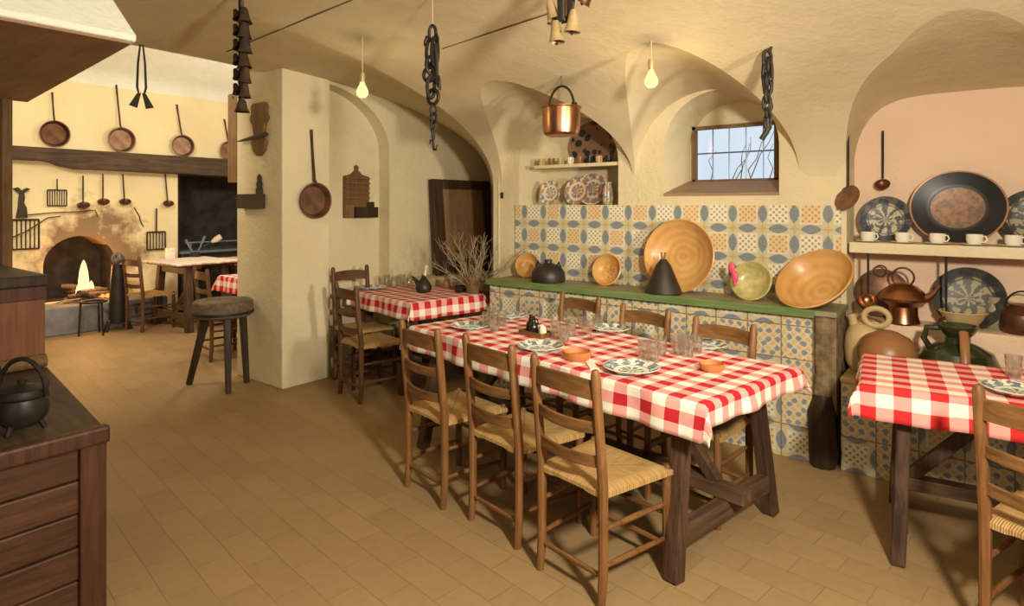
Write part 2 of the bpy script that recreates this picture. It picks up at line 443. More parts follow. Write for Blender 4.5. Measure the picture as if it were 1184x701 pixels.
def M_rush():
    k = NT('rush_seat'); s = k.sep(k.tc.outputs['Object'])
    ax = k.math('ABSOLUTE', s[0]); ay = k.math('ABSOLUTE', k.math('MULTIPLY', s[1], 1.05))
    side = k.math('GREATER_THAN', ax, ay)
    co = k.math('ADD', k.math('MULTIPLY', side, s[0]), k.math('MULTIPLY', k.math('SUBTRACT', 1.0, side), s[1]))
    cr = k.math('ADD', k.math('MULTIPLY', side, s[1]), k.math('MULTIPLY', k.math('SUBTRACT', 1.0, side), s[0]))
    st = k.math('SINE', k.math('MULTIPLY', cr, 2*PI/.0085))
    nz = k.noise(k.comb(k.math('MULTIPLY', co, 12.0), k.math('MULTIPLY', cr, 130.0), 0.0), 1.0, 3)
    f = k.ramp(k.math('ADD', k.math('MULTIPLY', st, .18), nz), .28, .75)
    c = k.mix(f, (.30,.165,.055), (.60,.40,.17))
    seam = k.math('LESS_THAN', k.math('ABSOLUTE', k.math('SUBTRACT', ax, ay)), .004)
    c = k.mix(k.math('MULTIPLY', seam, .6), c, (.20,.11,.04))
    k.bump(k.math('ADD', k.math('MULTIPLY', st, .5), nz), .5, .004)
    return k.fin(c, .75, 0, .2)
rush = M_rush()
def M_platter():
    k = NT('platter_flowers')
    v = k.vor(k.tc.outputs['Object'], 12)
    d = k.math('LESS_THAN', k.math('ADD', v[0], k.math('MULTIPLY', k.noise(k.tc.outputs['Object'], 45, 2), .2)), .52)
    c = k.mix(d, (.27,.145,.085), (.022,.02,.028))
    return k.fin(c, .4, 0, .4)
platterM = M_platter()
def M_oval():
    k = NT('oval_tray'); s = k.sep(k.tc.outputs['Object'])
    r = k.math('SQRT', k.math('ADD', k.math('POWER', k.math('DIVIDE', s[0], .244), 2.0), k.math('POWER', k.math('DIVIDE', s[1], .226), 2.0)))
    n = k.noise(k.tc.outputs['Object'], 26, 4, .6, .8)
    inn = k.math('LESS_THAN', r, .56)
    cen = k.mix(k.ramp(n, .4, .62), (.25,.125,.075), (.11,.075,.06))
    c = k.mix(inn, k.mix(n, (.010,.010,.013), (.022,.020,.024)), cen)
    edge = k.math('GREATER_THAN', r, .965)
    c = k.mix(edge, c, (.42,.20,.11))
    return k.fin(c, .35, .25, .5)
ovalM = M_oval()
def M_firewall():
    """lime wash with the brown smoke stain that grew over the arch of the fireplace"""
    k = NT('plaster_fireplace'); v = k.tc.outputs['Object']; s = k.sep(v)
    n = k.noise(v, 4, 6, .65)
    base = k.mix(k.ramp(k.noise(v, 1.6, 6), .35, .7), (.82,.70,.44), (.76,.62,.38))
    dy = k.math('DIVIDE', k.math('SUBTRACT', s[1], 2.98), .66); dz = k.math('DIVIDE', k.math('SUBTRACT', s[2], .95), .66)
    r = k.math('SQRT', k.math('ADD', k.math('POWER', dy, 2.0), k.math('POWER', dz, 2.0)))
    st = k.ramp(k.math('ADD', r, k.math('MULTIPLY', k.math('SUBTRACT', n, .5), 1.8)), 1.12, .62)
    c = k.mix(k.math('MULTIPLY', st, .85), base, (.14,.075,.035))
    k.bump(k.math('ADD', k.noise(v, 6, 4), k.math('MULTIPLY', k.noise(v, 40, 4), .3)), .5, .03)
    return k.fin(c, .9, 0, .15)
plasterF = M_firewall()

# ================================================================ SETTING
YW = 4.45           # main wall
XE = -4.75          # end wall of the dining bay
XK = -9.2           # fireplace wall of the kitchen
def boolean_cut(obj, cutters):
    for c in cutters:
        m = obj.modifiers.new('cut', 'BOOLEAN'); m.operation = 'DIFFERENCE'; m.solver = 'EXACT'; m.object = c
    bpy.context.view_layer.update()
    dg = bpy.context.evaluated_depsgraph_get()
    me = D.meshes.new_from_object(obj.evaluated_get(dg), depsgraph=dg)
    obj.modifiers.clear(); old = obj.data; obj.data = me; D.meshes.remove(old)
    for c in cutters:
        cm = c.data; D.objects.remove(c); D.meshes.remove(cm)
    obj.data.shade_smooth(); obj.data.set_sharp_from_angle(angle=R(40))
    return obj
def arch_poly(x0, x1, z0, zs, zt, n=18):
    """flat foot, straight jambs up to zs, elliptical head up to zt"""
    cx = (x0 + x1) / 2; w = (x1 - x0) / 2
    p = [(x0, z0), (x1, z0)]
    for i in range(n + 1):
        t = PI * i / n; p.append((cx + w * math.cos(t), zs + (zt - zs) * math.sin(t)))
    return p

mb = MB(); mb.box(-10.2, 2.0, -2.7, 6.5, -.12, 0); struct('floor', mb, floorM, smooth=0)

def zmain(x, y):
    """barrel of the room; over the bay its springing runs back to the end wall"""
    q = max(0.0, min(1.0, (-3.67 - x) / 1.08))
    y0 = 1 + .5 * q; ye = 4.45 + 1.27 * q; h = 1.05 - .05 * q
    t = abs(y - y0) / (ye - y0) if y > y0 else abs(y - y0) / (y0 + 2.45)
    return 1.75 + h * max(0, 1 - t ** (2 + .6 * q)) ** (.5 - .045 * q)
LUN = [(-2.90, .66, 1.80, .58, .10), (-1.62, .60, 1.80, .61, .10), (-.1175, .6175, 1.84, .47, .17)]
def zlun(x, y):
    z = -1
    for c, w, zs, h, sl in LUN:
        d = abs(x - c) / w
        if d < 1:
            p = 2.0 + (2.6 * max(0, min(1, (y - 3.8) / .8)) if c > -1 else 0)
            z = max(z, zs + h * math.sqrt(1 - d ** p) + sl * (4.45 - y))
    return z
def zceil(x, y):
    z = zmain(x, y)
    return max(z, zlun(x, y)) if y > 2.0 else z
def ycrease(x):
    a, b = 2.0, 4.45
    if zlun(x, 4.45) < zmain(x, 4.45): return 4.45
    for _ in range(40):
        m_ = (a + b) / 2
        if zmain(x, m_) > zlun(x, m_): a = m_
        else: b = m_
    return a
mb = MB()
xs = [-5.02 + i * .03 for i in range(46)] + [-3.64 + i * .02 for i in range(4)]
for k_, (c, w, *_r) in enumerate(LUN):
    n_ = 60; xs += [c - w * math.cos(PI * i / n_) * .9999 for i in range(n_ + 1)]
    nxt = (LUN[k_ + 1][0] - LUN[k_ + 1][1]) if k_ + 1 < len(LUN) else 1.84
    g_ = nxt - (c + w)
    if g_ > .03: xs += [c + w + g_ * i / max(2, int(g_ / .05)) for i in range(1, max(2, int(g_ / .05)))]
xs = sorted(set(round(v, 5) for v in xs)) + [1.84]
nA, nB, nC = 80, 70, 60
cols = []
for x in xs:
    bay = x < -3.645
    grp = 0 if bay else (2 if -.736 < x < .501 else 1)
    yend = {0: 5.74, 1: 4.48, 2: YW + .275}[grp]
    yc = 4.45 if bay else ycrease(x)
    col = [-2.45 + 4.45 * i / nA for i in range(nA)] + [2.0 + (yc - 2.0) * math.sin(PI / 2 * i / nB) for i in range(nB)] + [yc + (yend - yc) * i / nC for i in range(nC + 1)]
    base = len(mb.v)
    for y in col:
        mb.v.append(Vector((x, y, zceil(x, y) + .003 * math.sin(x * 5 + y * 3) * math.sin(y * 4 - x * 2))))
    cols.append((base, grp))
nr = nA + nB + nC + 1
for (a, ga), (b, gb) in zip(cols, cols[1:]):
    for r_ in range(nr - 1):
        if ga != gb and r_ >= nA + nB - 1: continue
        mb.f.append((a + r_, b + r_, b + r_ + 1, a + r_ + 1))
struct('ceiling', mb, plasterC, smooth=16)

# back wall with the tiles, three niches cut in
mb = MB(); mb.box(-3.67, 1.85, YW, YW + .72, 0, 2.95); wb = struct('wall_back', mb, plaster, smooth=0)
c1 = MB(); c1.prism(arch_poly(-3.37, -2.37, 1.565, 1.93, 2.33), YW - .1, YW + .36); 
c2 = MB(); c2.prism(arch_poly(-1.985, -1.145, 1.63, 1.98, 2.40), YW - .002, YW + .40, poly2=arch_poly(-1.93, -1.19, 1.735, 2.02, 2.36))
c3 = MB(); c3.box(-1.90, -1.25, YW + .3, YW + .9, 1.745, 2.19)
c5 = MB(); c5.box(-2.6, -.55, YW + .47, YW + .9, 1.3, 2.7)
c4 = MB(); c4.prism(arch_poly(-.735, .50, -.1, 2.05, 2.75), YW - .1, YW + .27)
boolean_cut(wb, [c.build('cutter', plaster, smooth=0) for c in (c1, c2, c3, c5, c4)])
# rose coloured lining of the shelf niche
mb = MB(); mb.prism(arch_poly(-.733, .498, .3, 2.05, 2.74), YW + .262, YW + .269); struct('wall_niche', mb, plasterP, smooth=0)

# end wall of the bay with its arched recess, far bay wall
mb = MB(); mb.box(XE - .5, XE, 3.40, 5.75, 0, 2.95); we = struct('wall_end', mb, plaster, smooth=0)
pl = [(3.30, -.1), (4.13, -.1)] + [(3.30 + .83 * math.cos(PI/2*i/14), 2.08 + .59 * math.sin(PI/2*i/14)) for i in range(15)]
c1 = MB(); c1.add([(XE - .16, y, z) for y, z in pl] + [(XE + .1, y, z) for y, z in pl],
    [tuple(range(len(pl))), tuple(range(2*len(pl)-1, len(pl)-1, -1))] + [((i+1) % len(pl), i, i+len(pl), (i+1) % len(pl)+len(pl)) for i in range(len(pl))])
boolean_cut(we, [c1.build('cutter', plaster, smooth=0)])
mb = MB(); mb.prism([(-3.60, 0), (-3.60, 2.4), (-5.0, 2.4), (-5.0, 0)], 0, .1); mb.v = [Vector((p.x, 4.46 + (-3.62 - p.x) * 1.10 + p.y, p.z)) for p in mb.v]; struct('wall_bay', mb, plaster, smooth=0)
mb = MB(); mb.box(XE, XE + .30, 4.30, 5.36, 0, .82); struct('trim_1', mb, plaster, smooth=0, bevel=.015)
# pillar
mb = MB(); mb.box(-5.48, -4.735, 2.94, 3.42, 0, 2.95); struct('wall_pillar', mb, plaster, smooth=0, bevel=.012)
# lintel over the passage to the kitchen, wall beside it
mb = MB(); mb.box(-5.20, -5.005, -2.45, 2.96, 2.79, 3.3)
struct('trim_2', mb, plasterC, smooth=0)
mb = MB(); mb.box(-5.20, -5.0, -2.45, 1.10, 0, 2.74); struct('wall_left', mb, plaster, smooth=0)
# unseen room behind the camera, its walls made dark to cut bounce light
mb = MB(); mb.box(-5.2, 2.0, -2.6, -2.42, 0, 2.95); struct('wall_front', mb, wood_dark, smooth=0)
mb = MB(); mb.box(1.80, 1.98, -2.45, 4.5, 0, 2.95); struct('wall_right', mb, wood_dark, smooth=0)

# kitchen
mb = MB(); mb.box(XK - .75, XK, .3, 6.4, 0, 3.5); wf = struct('wall_kitchen', mb, plasterF, smooth=0)
pl = arch_poly(2.47, 3.27, .36, .80, 1.17)
c1 = MB(); n_ = len(pl); c1.add([(XK - .55, y, z) for y, z in pl] + [(XK + .1, y, z) for y, z in pl],
    [tuple(range(n_)), tuple(range(2*n_-1, n_-1, -1))] + [((i+1) % n_, i, i+n_, (i+1) % n_+n_) for i in range(n_)])
c2 = MB(); c2.box(XK - .6, XK + .1, 4.06, 6.0, -.1, 2.02)
boolean_cut(wf, [c.build('cutter', plasterF, smooth=0) for c in (c1, c2)])
# sooty lining of the fire opening, near-black lining of the range recess
mb = MB(); o = len(pl)
pin = [(y * .985 + 2.87 * .015, z * .985 + .02) for y, z in pl]
mb.add([(XK - .54, y, z) for y, z in pin], [tuple(range(n_))])
mb.add([(XK - .54, y, z) for y, z in pin] + [(XK - .012, y, z) for y, z in pin], [((i+1) % n_, i, i+n_, (i+1) % n_+n_) for i in range(n_)])
struct('trim_3', mb, soot, smooth=0)
mb = MB(); mb.box(XK - .59, XK - .57, 4.07, 5.99, 0, 2.01); mb.box(XK - .57, XK - .005, 4.065, 4.085, 0, 2.01); mb.box(XK - .57, XK - .01, 4.085, 5.99, 2.0, 2.015)
struct('trim_4', mb, soot, smooth=0)
mb = MB(); mb.box(XK, -5.2, 6.2, 6.35, 0, 3.6); struct('wall_kitchen_back', mb, plasterK, smooth=0)
mb = MB(); mb.box(XK, -5.2, .28, .42, 0, 3.6); struct('wall_kitchen_front', mb, plasterK, smooth=0)
mb = MB(); mb.box(-5.35, -5.2, 3.42, 6.3, 0, 3.6); struct('wall_kitchen_right', mb, plasterK, smooth=0)
mb = MB(); NX = 40
for j, y in enumerate((.3, 2.0, 4.0, 6.35)):
    for i in range(NX + 1):
        x = XK - .02 + (9.2 - 5.13 + .02) * i / NX
        t = (x + 7.1) / 2.12
        mb.v.append(Vector((x, y, 3.10 + .42 * math.sqrt(max(0, 1 - min(1, t*t))))))
for j in range(3):
    for i in range(NX):
        a = j * (NX + 1) + i; mb.f.append((a, a + 1, a + NX + 2, a + NX + 1))
struct('trim_5', mb, plasterW, smooth=60)

# tiled splash wall above the counter
mb = MB(); mb.box(-3.405, -.765, YW - .012, YW + .002, .90, 1.562); struct('trim_6', mb, tileW, smooth=0)
# window
w = MB()
x0, x1, z0, z1, yw = -1.90, -1.25, 1.745, 2.19, YW + .42
for a in ((x0, x0 + .024, yw - .06, yw, z0, z1), (x1 - .024, x1, yw - .06, yw, z0, z1), (x0, x1, yw - .06, yw, z1 - .026, z1), (x0, x1, yw - .06, yw, z0, z0 + .02)): w.box(*a)
win = struct('window_1', w, wood_brown, smooth=0)
w = MB(); w.box(x0 + .02, x1 - .02, yw - .022, yw - .018, z0 + .02, z1 - .02); struct('window_pane', w, pane, win, smooth=0)
w = MB()
for k in range(1, 5): xx = x0 + (x1 - x0) * k / 5; w.tube([(xx, yw + .05, z0), (xx, yw + .05, z1)], .005, 8)
w.tube([(x0, yw + .05, z0 + .235), (x1, yw + .05, z0 + .235)], .006, 8)
struct('window_bars', w, steel, win)
w = MB(); w.prism([(-1.98, 1.632), (-1.148, 1.632), (-1.148, 1.652), (-1.98, 1.652)], YW - .004, YW + .375, poly2=[(-1.925, 1.735), (-1.2, 1.735), (-1.2, 1.756), (-1.925, 1.756)])
struct('window_sill', w, M_wood('wood_sill', (.26,.16,.10), (.40,.27,.18), 'x', .6), win, smooth=0)
# twigs of a bush outside the panes
tw = MB()
for k in range(9):
    xx = x0 + .05 + .07 * k + random.uniform(-.03, .03); p = Vector((xx, yw + .22 + .05 * (k % 3), z0 - .1)); pts = [p.copy()]
    for i in range(5):
        p = p + Vector((random.uniform(-.04, .09), random.uniform(-.02, .02), random.uniform(.05, .14))); pts.append(p.copy())
    tw.tube(pts, [.006, .005, .005, .004, .003, .002], 6)
b = tw.build('bush', twig); tag(b, 'bare twigs of a bush outside the small barred window', 'bush')

# ---------------------------------------------------------------- electric cord stapled on the vault
def ceil_hit(px, py):
    d = ray(px, py); t = 1.5
    while t < 8:
        p = Vector((0, 0, CZ)) + d * t
        if p.z > zceil(p.x, p.y) - .006: return p
        t += .01
    return p
mb = MB(); mb.tube([ceil_hit(262, 60)] + [ceil_hit(262 + (462 - 262) * i / 14, 60 - 83 * i / 14) for i in range(1, 15)], .004, 6)
tag(mb.build('electric_cord', rope), 'thin dark cord along the vault to the right of the string of cowbells', 'cord', )
mb = MB(); mb.tube([ceil_hit(512 + (640 - 512) * i / 10, 56 - 42 * i / 10) for i in range(11)], .004, 6)
tag(mb.build('electric_cord', rope), 'thin dark cord along the vault between the hook chain and the bell cluster', 'cord')

# ================================================================ TILED COUNTER
t = thing('tiled_counter', 'long tiled counter with green painted ledge along the back wall', 'counter', (-2.0, 4.26, 0))
def L(x): return x + 2.0
mb = MB(); mb.box(L(-3.40), L(-.86), -.185, .18, 0, .895); mb.build('tiled_front', tileF, t, smooth=0)
mb = MB(); mb.box(L(-3.41), L(-.72), -.215, .18, .895, .93); mb.build('ledge', M_basic('ledge_tiles', (.30,.26,.15), (.22,.20,.11), 6, .5), t, smooth=0, bevel=.008)
mb = MB(); mb.box(L(-3.41), L(-.84), -.235, -.195, .886, .936); mb.build('ledge_strip', green, t, smooth=0, bevel=.004)
mb = MB()
pts = []
for i in range(8):
    a = i / 7; pts.append((L(-.80) + random.uniform(-.006, .006), -.14 + random.uniform(-.008, .008), .30 + .60 * a))
mb.tube(pts, [.066, .062, .066, .06, .064, .06, .063, .066], 10); mb.box(L(-.875), L(-.73), -.17, .15, .30, .90)
mb.build('corner_post', bark, t)['label'] = 'rough brown corner post'
mb = MB(); mb.tube([(L(-.80), -.19, 0), (L(-.79), -.20, .08), (L(-.80), -.185, .2), (L(-.805), -.19, .32), (L(-.80), -.18, .42)], [.07, .085, .08, .078, .05], 10, sq=.9)
mb.build('corner_stump', wood_dark, t)['label'] = 'dark rounded wooden stump at the corner'
for i in range(9):
    pass
# low tiled bench right of the counter and the step behind
t = thing('tiled_bench', 'low tiled bench below the shelf niche holding the jugs', 'bench', (-.05, 4.35, 0))
mb = MB(); mb.box(-.65, .545, -.28, .35, 0, .52); mb.build('tiled_body', tileF, t, smooth=0)
mb = MB(); mb.box(-.655, .545, -.29, .35, .52, .55); mb.build('bench_top', beige, t, smooth=0, bevel=.006)
mb = MB(); mb.box(-.655, .53, .10, .355, .55, .83); mb.build('step', plasterP, t, smooth=0, bevel=.01)
# shelf in the right niche
mb = MB(); mb.box(-.715, .50, YW - .035, YW + .262, 1.262, 1.328)
tag(mb.build('wall_shelf', plaster, smooth=0, bevel=.006), 'long cream plaster shelf carrying white cups and big dark dishes', 'shelf')

# ================================================================ CHAIRS
def make_chair(name, label, cat, wz, wx, H=.93):
    t = thing(name, label, cat)
    bw, fw, d = .172, .205, .185
    def bp(s, z):
        lean = 0 if z < .46 else -(z - .46) * .10
        return Vector((s * bw, -d + lean - (.012 if z < .05 else 0), z))
    for s in (-1, 1):
        m = MB(); m.tube([bp(s, 0), bp(s, .12), bp(s, .46), bp(s, .7), bp(s, H - .02), bp(s, H)], [.0175, .0195, .021, .0205, .0195, .012], 10); m.build('back_post', wz, t)
        m = MB(); m.tube([(s * fw, d, 0), (s * fw, d, .12), (s * fw, d, .44), (s * fw, d, .465)], [.017, .019, .020, .012], 10); m.build('leg', wz, t)
    for z, h in ((H - .085, .075), (.70, .045), (.565, .045)):
        m = MB(); n = 10; vs = []
        for i in range(n + 1):
            a = -1 + 2 * i / n; p = bp(1, z); y = p.y - .028 * (1 - a * a); x = a * bw
            top = h/2 + (.012 * (1 - a * a) if h > .06 else -.006 * (1 - a*a))
            bot = -h/2 + (.008 * (1 - a*a) if h > .06 else -.008 * (1 - a*a))
            vs += [(x, y - .007, z + bot), (x, y + .007, z + bot), (x, y + .007, z + top), (x, y - .007, z + top)]
        fs = []
        for i in range(n):
            for k in range(4):
                a = i*4 + k; b2 = i*4 + (k+1) % 4; fs.append((a, b2, b2+4, a+4))
        fs += [(3,2,1,0), (n*4, n*4+1, n*4+2, n*4+3)]
        m.add(vs, fs); m.build('top_rail' if h > .06 else 'slat', wx, t, bevel=.003)
    # rush seat, dished, rolled over the rails
    m = MB(); n = 14; vs = []
    def sx(v): return bw + .012 + (fw - bw + .012) * (v + 1) / 2
    for j in range(n + 1):
        v = -1 + 2 * j / n
        for i in range(n + 1):
            u = -1 + 2 * i / n
            e = max(abs(u), abs(v)); dip = .014 * (1 - u*u) * (1 - v*v)
            roll = .016 * max(0, (e - .82) / .18) ** 2
            vs.append((u * sx(v), v * (d + .012), .462 - dip - roll))
    o = len(vs)
    vs2 = [(x, y, .425 + (0.006 if abs(x) < .1 else 0)) for x, y, z in vs]
    fs = []
    for j in range(n):
        for i in range(n):
            a = j*(n+1)+i; fs.append((a, a+1, a+n+2, a+n+1)); fs.append((o+a+n+1, o+a+n+2, o+a+1, o+a))
    edge = [i for i in range(n)] ; per = [(0, i) for i in range(n)] + [(j, n) for j in range(n)] + [(n, n-i) for i in range(n)] + [(n-j, 0) for j in range(n)]
    pi_ = [j*(n+1)+i for j, i in per]
    for a, b2 in zip(pi_, pi_[1:] + pi_[:1]): fs.append((b2, a, a+o, b2+o))
    m.add(vs + vs2, fs); m.build('seat', rush, t, smooth=50)
    for s in (-1, 1):
        for z in (.30, .155):
            m = MB(); m.tube([(s*bw, -d, z), (s*(bw+fw)/2, 0, z + .002), (s*fw, d, z)], [.009, .0125, .009], 8); m.build('rung', wz, t)
    for z in (.255, .125):
        m = MB(); m.tube([(-fw, d, z), (0, d, z), (fw, d, z)], [.009, .0125, .009], 8); m.build('rung', wx, t)
    m = MB(); m.tube([(-bw, -d, .115), (0, -d, .115), (bw, -d, .115)], [.009, .012, .009], 8); m.build('rung', wx, t)
    return t
chairA = make_chair('rush_chair', 'brown rush seat chair nearest the camera at the long table, green dot on its slat', 'chair', wood_chair, wood_chairx)
m = MB(); m.lathe([(0, .0015), (.006, .001), (.006, 0), (0, 0)], 14, T(.115, -.212, .702) @ RX(90)); dot = m.build('green_dot', M_basic('green_sticker', (.25,.75,.08), None, 5, .6, bump=0), chairA); dot['label'] = 'small bright green dot on the slat'
chairB = make_chair('rush_chair', 'middle brown rush seat chair on the near side of the long table', 'chair', wood_chair, wood_chairx)
chairD = make_chair('rush_chair', 'dark rush seat chair drawn up to the front of the back table', 'chair', wood_darkch, wood_darkchx)
G1 = 'ladder-back chairs at the long table'
def seat_at(o, p, q, back=.185, first=False, **k):
    """p,q: feet of the left and right back posts on the floor; the chair faces left-normal of p->q"""
    p = Vector(p); q = Vector(q); d = (q - p); a = math.atan2(d.y, d.x)
    c = (p + q) / 2 + Vector((-math.sin(a), math.cos(a), 0)) * back; c.z = 0
    if first:
        o.location = c; o.rotation_euler = (0, 0, a)
        if 'group' in k: o['group'] = k['group']
        return o
    return dup(o, c, a, **k)
seat_at(chairA, (-1.53, 2.185, 0), (-1.195, 2.118, 0), first=True, group=G1)
seat_at(chairB, (-2.042, 2.317, 0), (-1.707, 2.252, 0), first=True, group=G1)
seat_at(chairB, (-2.575, 2.375, 0), (-2.225, 2.309, 0), label='brown rush seat chair at the far left of the near side of the long table', group=G1)
# far side: backs towards the tiled counter
tb = R(-10.7)
def far_chair(px, py, label, rz=tb, h=.93, o=None, **k):
    """px,py middle of the top rail top edge"""
    c = onz(px, py, h); f = Vector((-math.sin(rz), math.cos(rz), 0))
    c = c - f * (.185 + .047); c.z = 0
    return dup(o or chairB, c, rz + PI, label=label, group=G1, **k)
far_chair(671, 340, 'rush seat chair across the long table, leftmost of three backs against the tiled counter')
far_chair(746, 354, 'rush seat chair across the long table, middle of three backs against the tiled counter')
far_chair(837, 370, 'rush seat chair across the long table, rightmost of three backs against the tiled counter')
seat_at(chairD, (-4.27, 3.19, 0), (-3.925, 3.125, 0), first=True, group='chairs at the back table')
dup(chairD, (-4.42, 3.54, 0), R(-90 + -8), label='brown chair at the head of the back table in front of the wall rack', group='chairs at the back table', scale=(1, 1, 1.08))
dup(chairB, (-4.03, 4.42, 0), R(180 - 8), label='brown chair behind the back table beside the pot of dry branches', group='chairs at the back table')

# ================================================================ TABLES
def make_table(name, label, L_, W_, H_, loc, rz, splay=.06, leg=.066, xm=None):
    t = thing(name, label, 'table', loc, rz)
    m = MB(); m.box(-L_/2 + .015, L_/2 - .015, -W_/2 + .015, W_/2 - .015, H_ - .045, H_ - .005); m.build('tabletop', wood_tablex, t, smooth=0, bevel=.005)
    xe = L_/2 - .17
    for sx in (-1, 1):
        for sy in (-1, 1):
            m = MB(); m.beam((sx*(xe + .03), sy*(W_/2 - .03 + splay*.6), 0), (sx*xe, sy*(W_/2 - .11), H_ - .045), leg, leg, up=(1,0,0)); m.build('leg', wood_table, t, smooth=0, bevel=.006)
        m = MB(); m.beam((sx*(xe + .02), -(W_/2 - .03), .17), (sx*(xe + .02), (W_/2 - .03), .17), .06, .085); m.build('cross_stretcher', wood_tabley, t, smooth=0, bevel=.005)
        m = MB(); m.beam((sx*xe, -(W_/2 - .07), H_ - .10), (sx*xe, (W_/2 - .07), H_ - .10), .05, .09); m.build('top_cleat', wood_tabley, t, smooth=0, bevel=.005)
        m = MB(); m.beam((sx*(xe - .02), 0, .27), (sx*(xe - .42), 0, H_ - .06), .055, .045, up=(0,1,0)); m.build('brace', wood_table, t, smooth=0, bevel=.004)
    oh = .13 if L_ > 2 else .0
    m = MB(); m.beam((-xe - oh, 0, .245), (xe + oh, 0, .245), .075, .06); m.build('long_stretcher', wood_tablex, t, smooth=0, bevel=.005)
    return t
def make_cloth(name, label, L_, W_, H_, drops, mat, loc, rz, amp=.010, step=.02, group=None, corner=1.25, seed=0, parts=None):
    """drops = (x-, x+, y-, y+)"""
    dxm, dxp, dym, dyp = drops
    rnd = random.Random(seed); ph = [rnd.uniform(0, 6.28) for _ in range(8)]
    nu = int((L_ + dxm + dxp) / step); nv = int((W_ + dym + dyp) / step)
    m = MB(); uvs = []
    for j in range(nv + 1):
        v = -W_/2 - dym + (W_ + dym + dyp) * j / nv
        for i in range(nu + 1):
            u = -L_/2 - dxm + (L_ + dxm + dxp) * i / nu
            a = max(0, abs(u) - L_/2) * (1 if u > 0 else -1); b = max(0, abs(v) - W_/2) * (1 if v > 0 else -1)
            x = max(-L_/2, min(L_/2, u)); y = max(-W_/2, min(W_/2, v)); z = 0
            aa, bb = abs(a), abs(b)
            if aa > 0 or bb > 0:
                r = math.hypot(aa, bb); th = math.atan2(bb, aa)
                rr = .012
                def fold(s):
                    if s < rr * PI / 2: return rr * math.sin(s / rr), rr * (1 - math.cos(s / rr))
                    return rr, rr + s - rr * PI / 2
                ox, oz = fold(r)
                dropf = 1 - .18 * math.sin(2 * th)
                fl = .10 * max(0, r - .015)          # the hem flares a little
                wav = amp * min(1, r / .08) * (math.sin(u * 13 + ph[0]) + .6 * math.sin(u * 27 + ph[1])) if bb > aa else amp * min(1, r / .08) * (math.sin(v * 14 + ph[2]) + .6 * math.sin(v * 29 + ph[3]))
                cb = .55 * r * math.sin(2 * th) ** 2 * .5
                sxn = 1 if u > 0 else -1; syn = 1 if v > 0 else -1
                wx = math.cos(th); wy = math.sin(th)
                x += sxn * ((ox + fl) * wx + cb * .75 + (wav * wx if aa > bb else 0))
                y += syn * ((ox + fl) * wy + cb * .75 + (wav * wy if bb >= aa else 0))
                z -= oz * dropf
            else:
                z += .0012 * math.sin(u * 19 + ph[4]) * math.sin(v * 23 + ph[5])
            m.v.append(Vector((x, y, z))); uvs.append((u + L_/2, v + W_/2))
    for j in range(nv):
        for i in range(nu):
            a = j*(nu+1)+i; m.f.append((a, a+1, a+nu+2, a+nu+1))
    o = m.build(name, mat, smooth=60)
    uv = o.data.uv_layers.new(name='cloth')
    for lp in o.data.loops: uv.data[lp.index].uv = uvs[lp.vertex_index]
    o.location = (loc[0], loc[1], H_ + .001); o.rotation_euler = (0, 0, rz)
    so = o.modifiers.new('thickness', 'SOLIDIFY'); so.thickness = .0025; so.offset = 1
    return tag(o, label, 'tablecloth', group)
# long table: near right corner at (-.905,2.425), runs 2.15 m to the left
dT = Vector((math.cos(tb), math.sin(tb), 0)); pT = Vector((-math.sin(tb), math.cos(tb), 0))
LL, LW = 2.16, .84
cL = Vector((-.905, 2.425, 0)) - dT * (LL/2) + pT * (LW/2)
make_table('dining_table', 'long dark trestle table in the middle of the room under a checked cloth', LL, LW, .765, cL, tb)
make_cloth('tablecloth', 'red and white checked cloth on the long middle table', LL, LW, .765, (.13, .10, .155, .12), gingL, cL, tb, seed=3)
def onT(u, v, z=.767): # u along, v across from the table's near right corner
    return Vector((-.905, 2.425, z)) - dT * u + pT * v
# back table
BL, BW = 1.02, .75
cB = Vector((-3.69, 3.43, 0)) - dT * (BL/2) + pT * (BW/2)
make_table('dining_table', 'smaller dark table behind the long one under a checked cloth', BL, BW, .775, cB, tb, splay=.03)
make_cloth('tablecloth', 'red and white checked cloth on the back table by the wall rack', BL, BW, .775, (.05, .15, .15, .10), gingB, cB, tb, seed=5)
# right table
rR = R(7.0)
dR = Vector((math.cos(rR), math.sin(rR), 0)); pR = Vector((-math.sin(rR), math.cos(rR), 0))
RL, RW = 1.5, .68
cR = Vector((-.46, 3.13, 0)) + dR * (RL/2) + pR * (RW/2)
make_table('dining_table', 'dark table at the right edge of the photo under a checked cloth', RL, RW, .765, cR, rR, splay=.04, leg=.056)
make_cloth('tablecloth', 'brighter red checked cloth with large squares on the right-hand table', RL, RW, .765, (.10, .10, .15, .06), gingR, cR, rR, seed=9)
# chair at the right table, seen from behind
p = ont(1131, 445, 2.18); aR = R(-24); q_ = RZ(-24) @ Vector((.172, .232, 0))
dup(chairB, (p.x + q_.x, p.y + q_.y, 0), aR, label='rush seat chair at the right edge of the photo with its back to the camera', group='chairs at the right table')

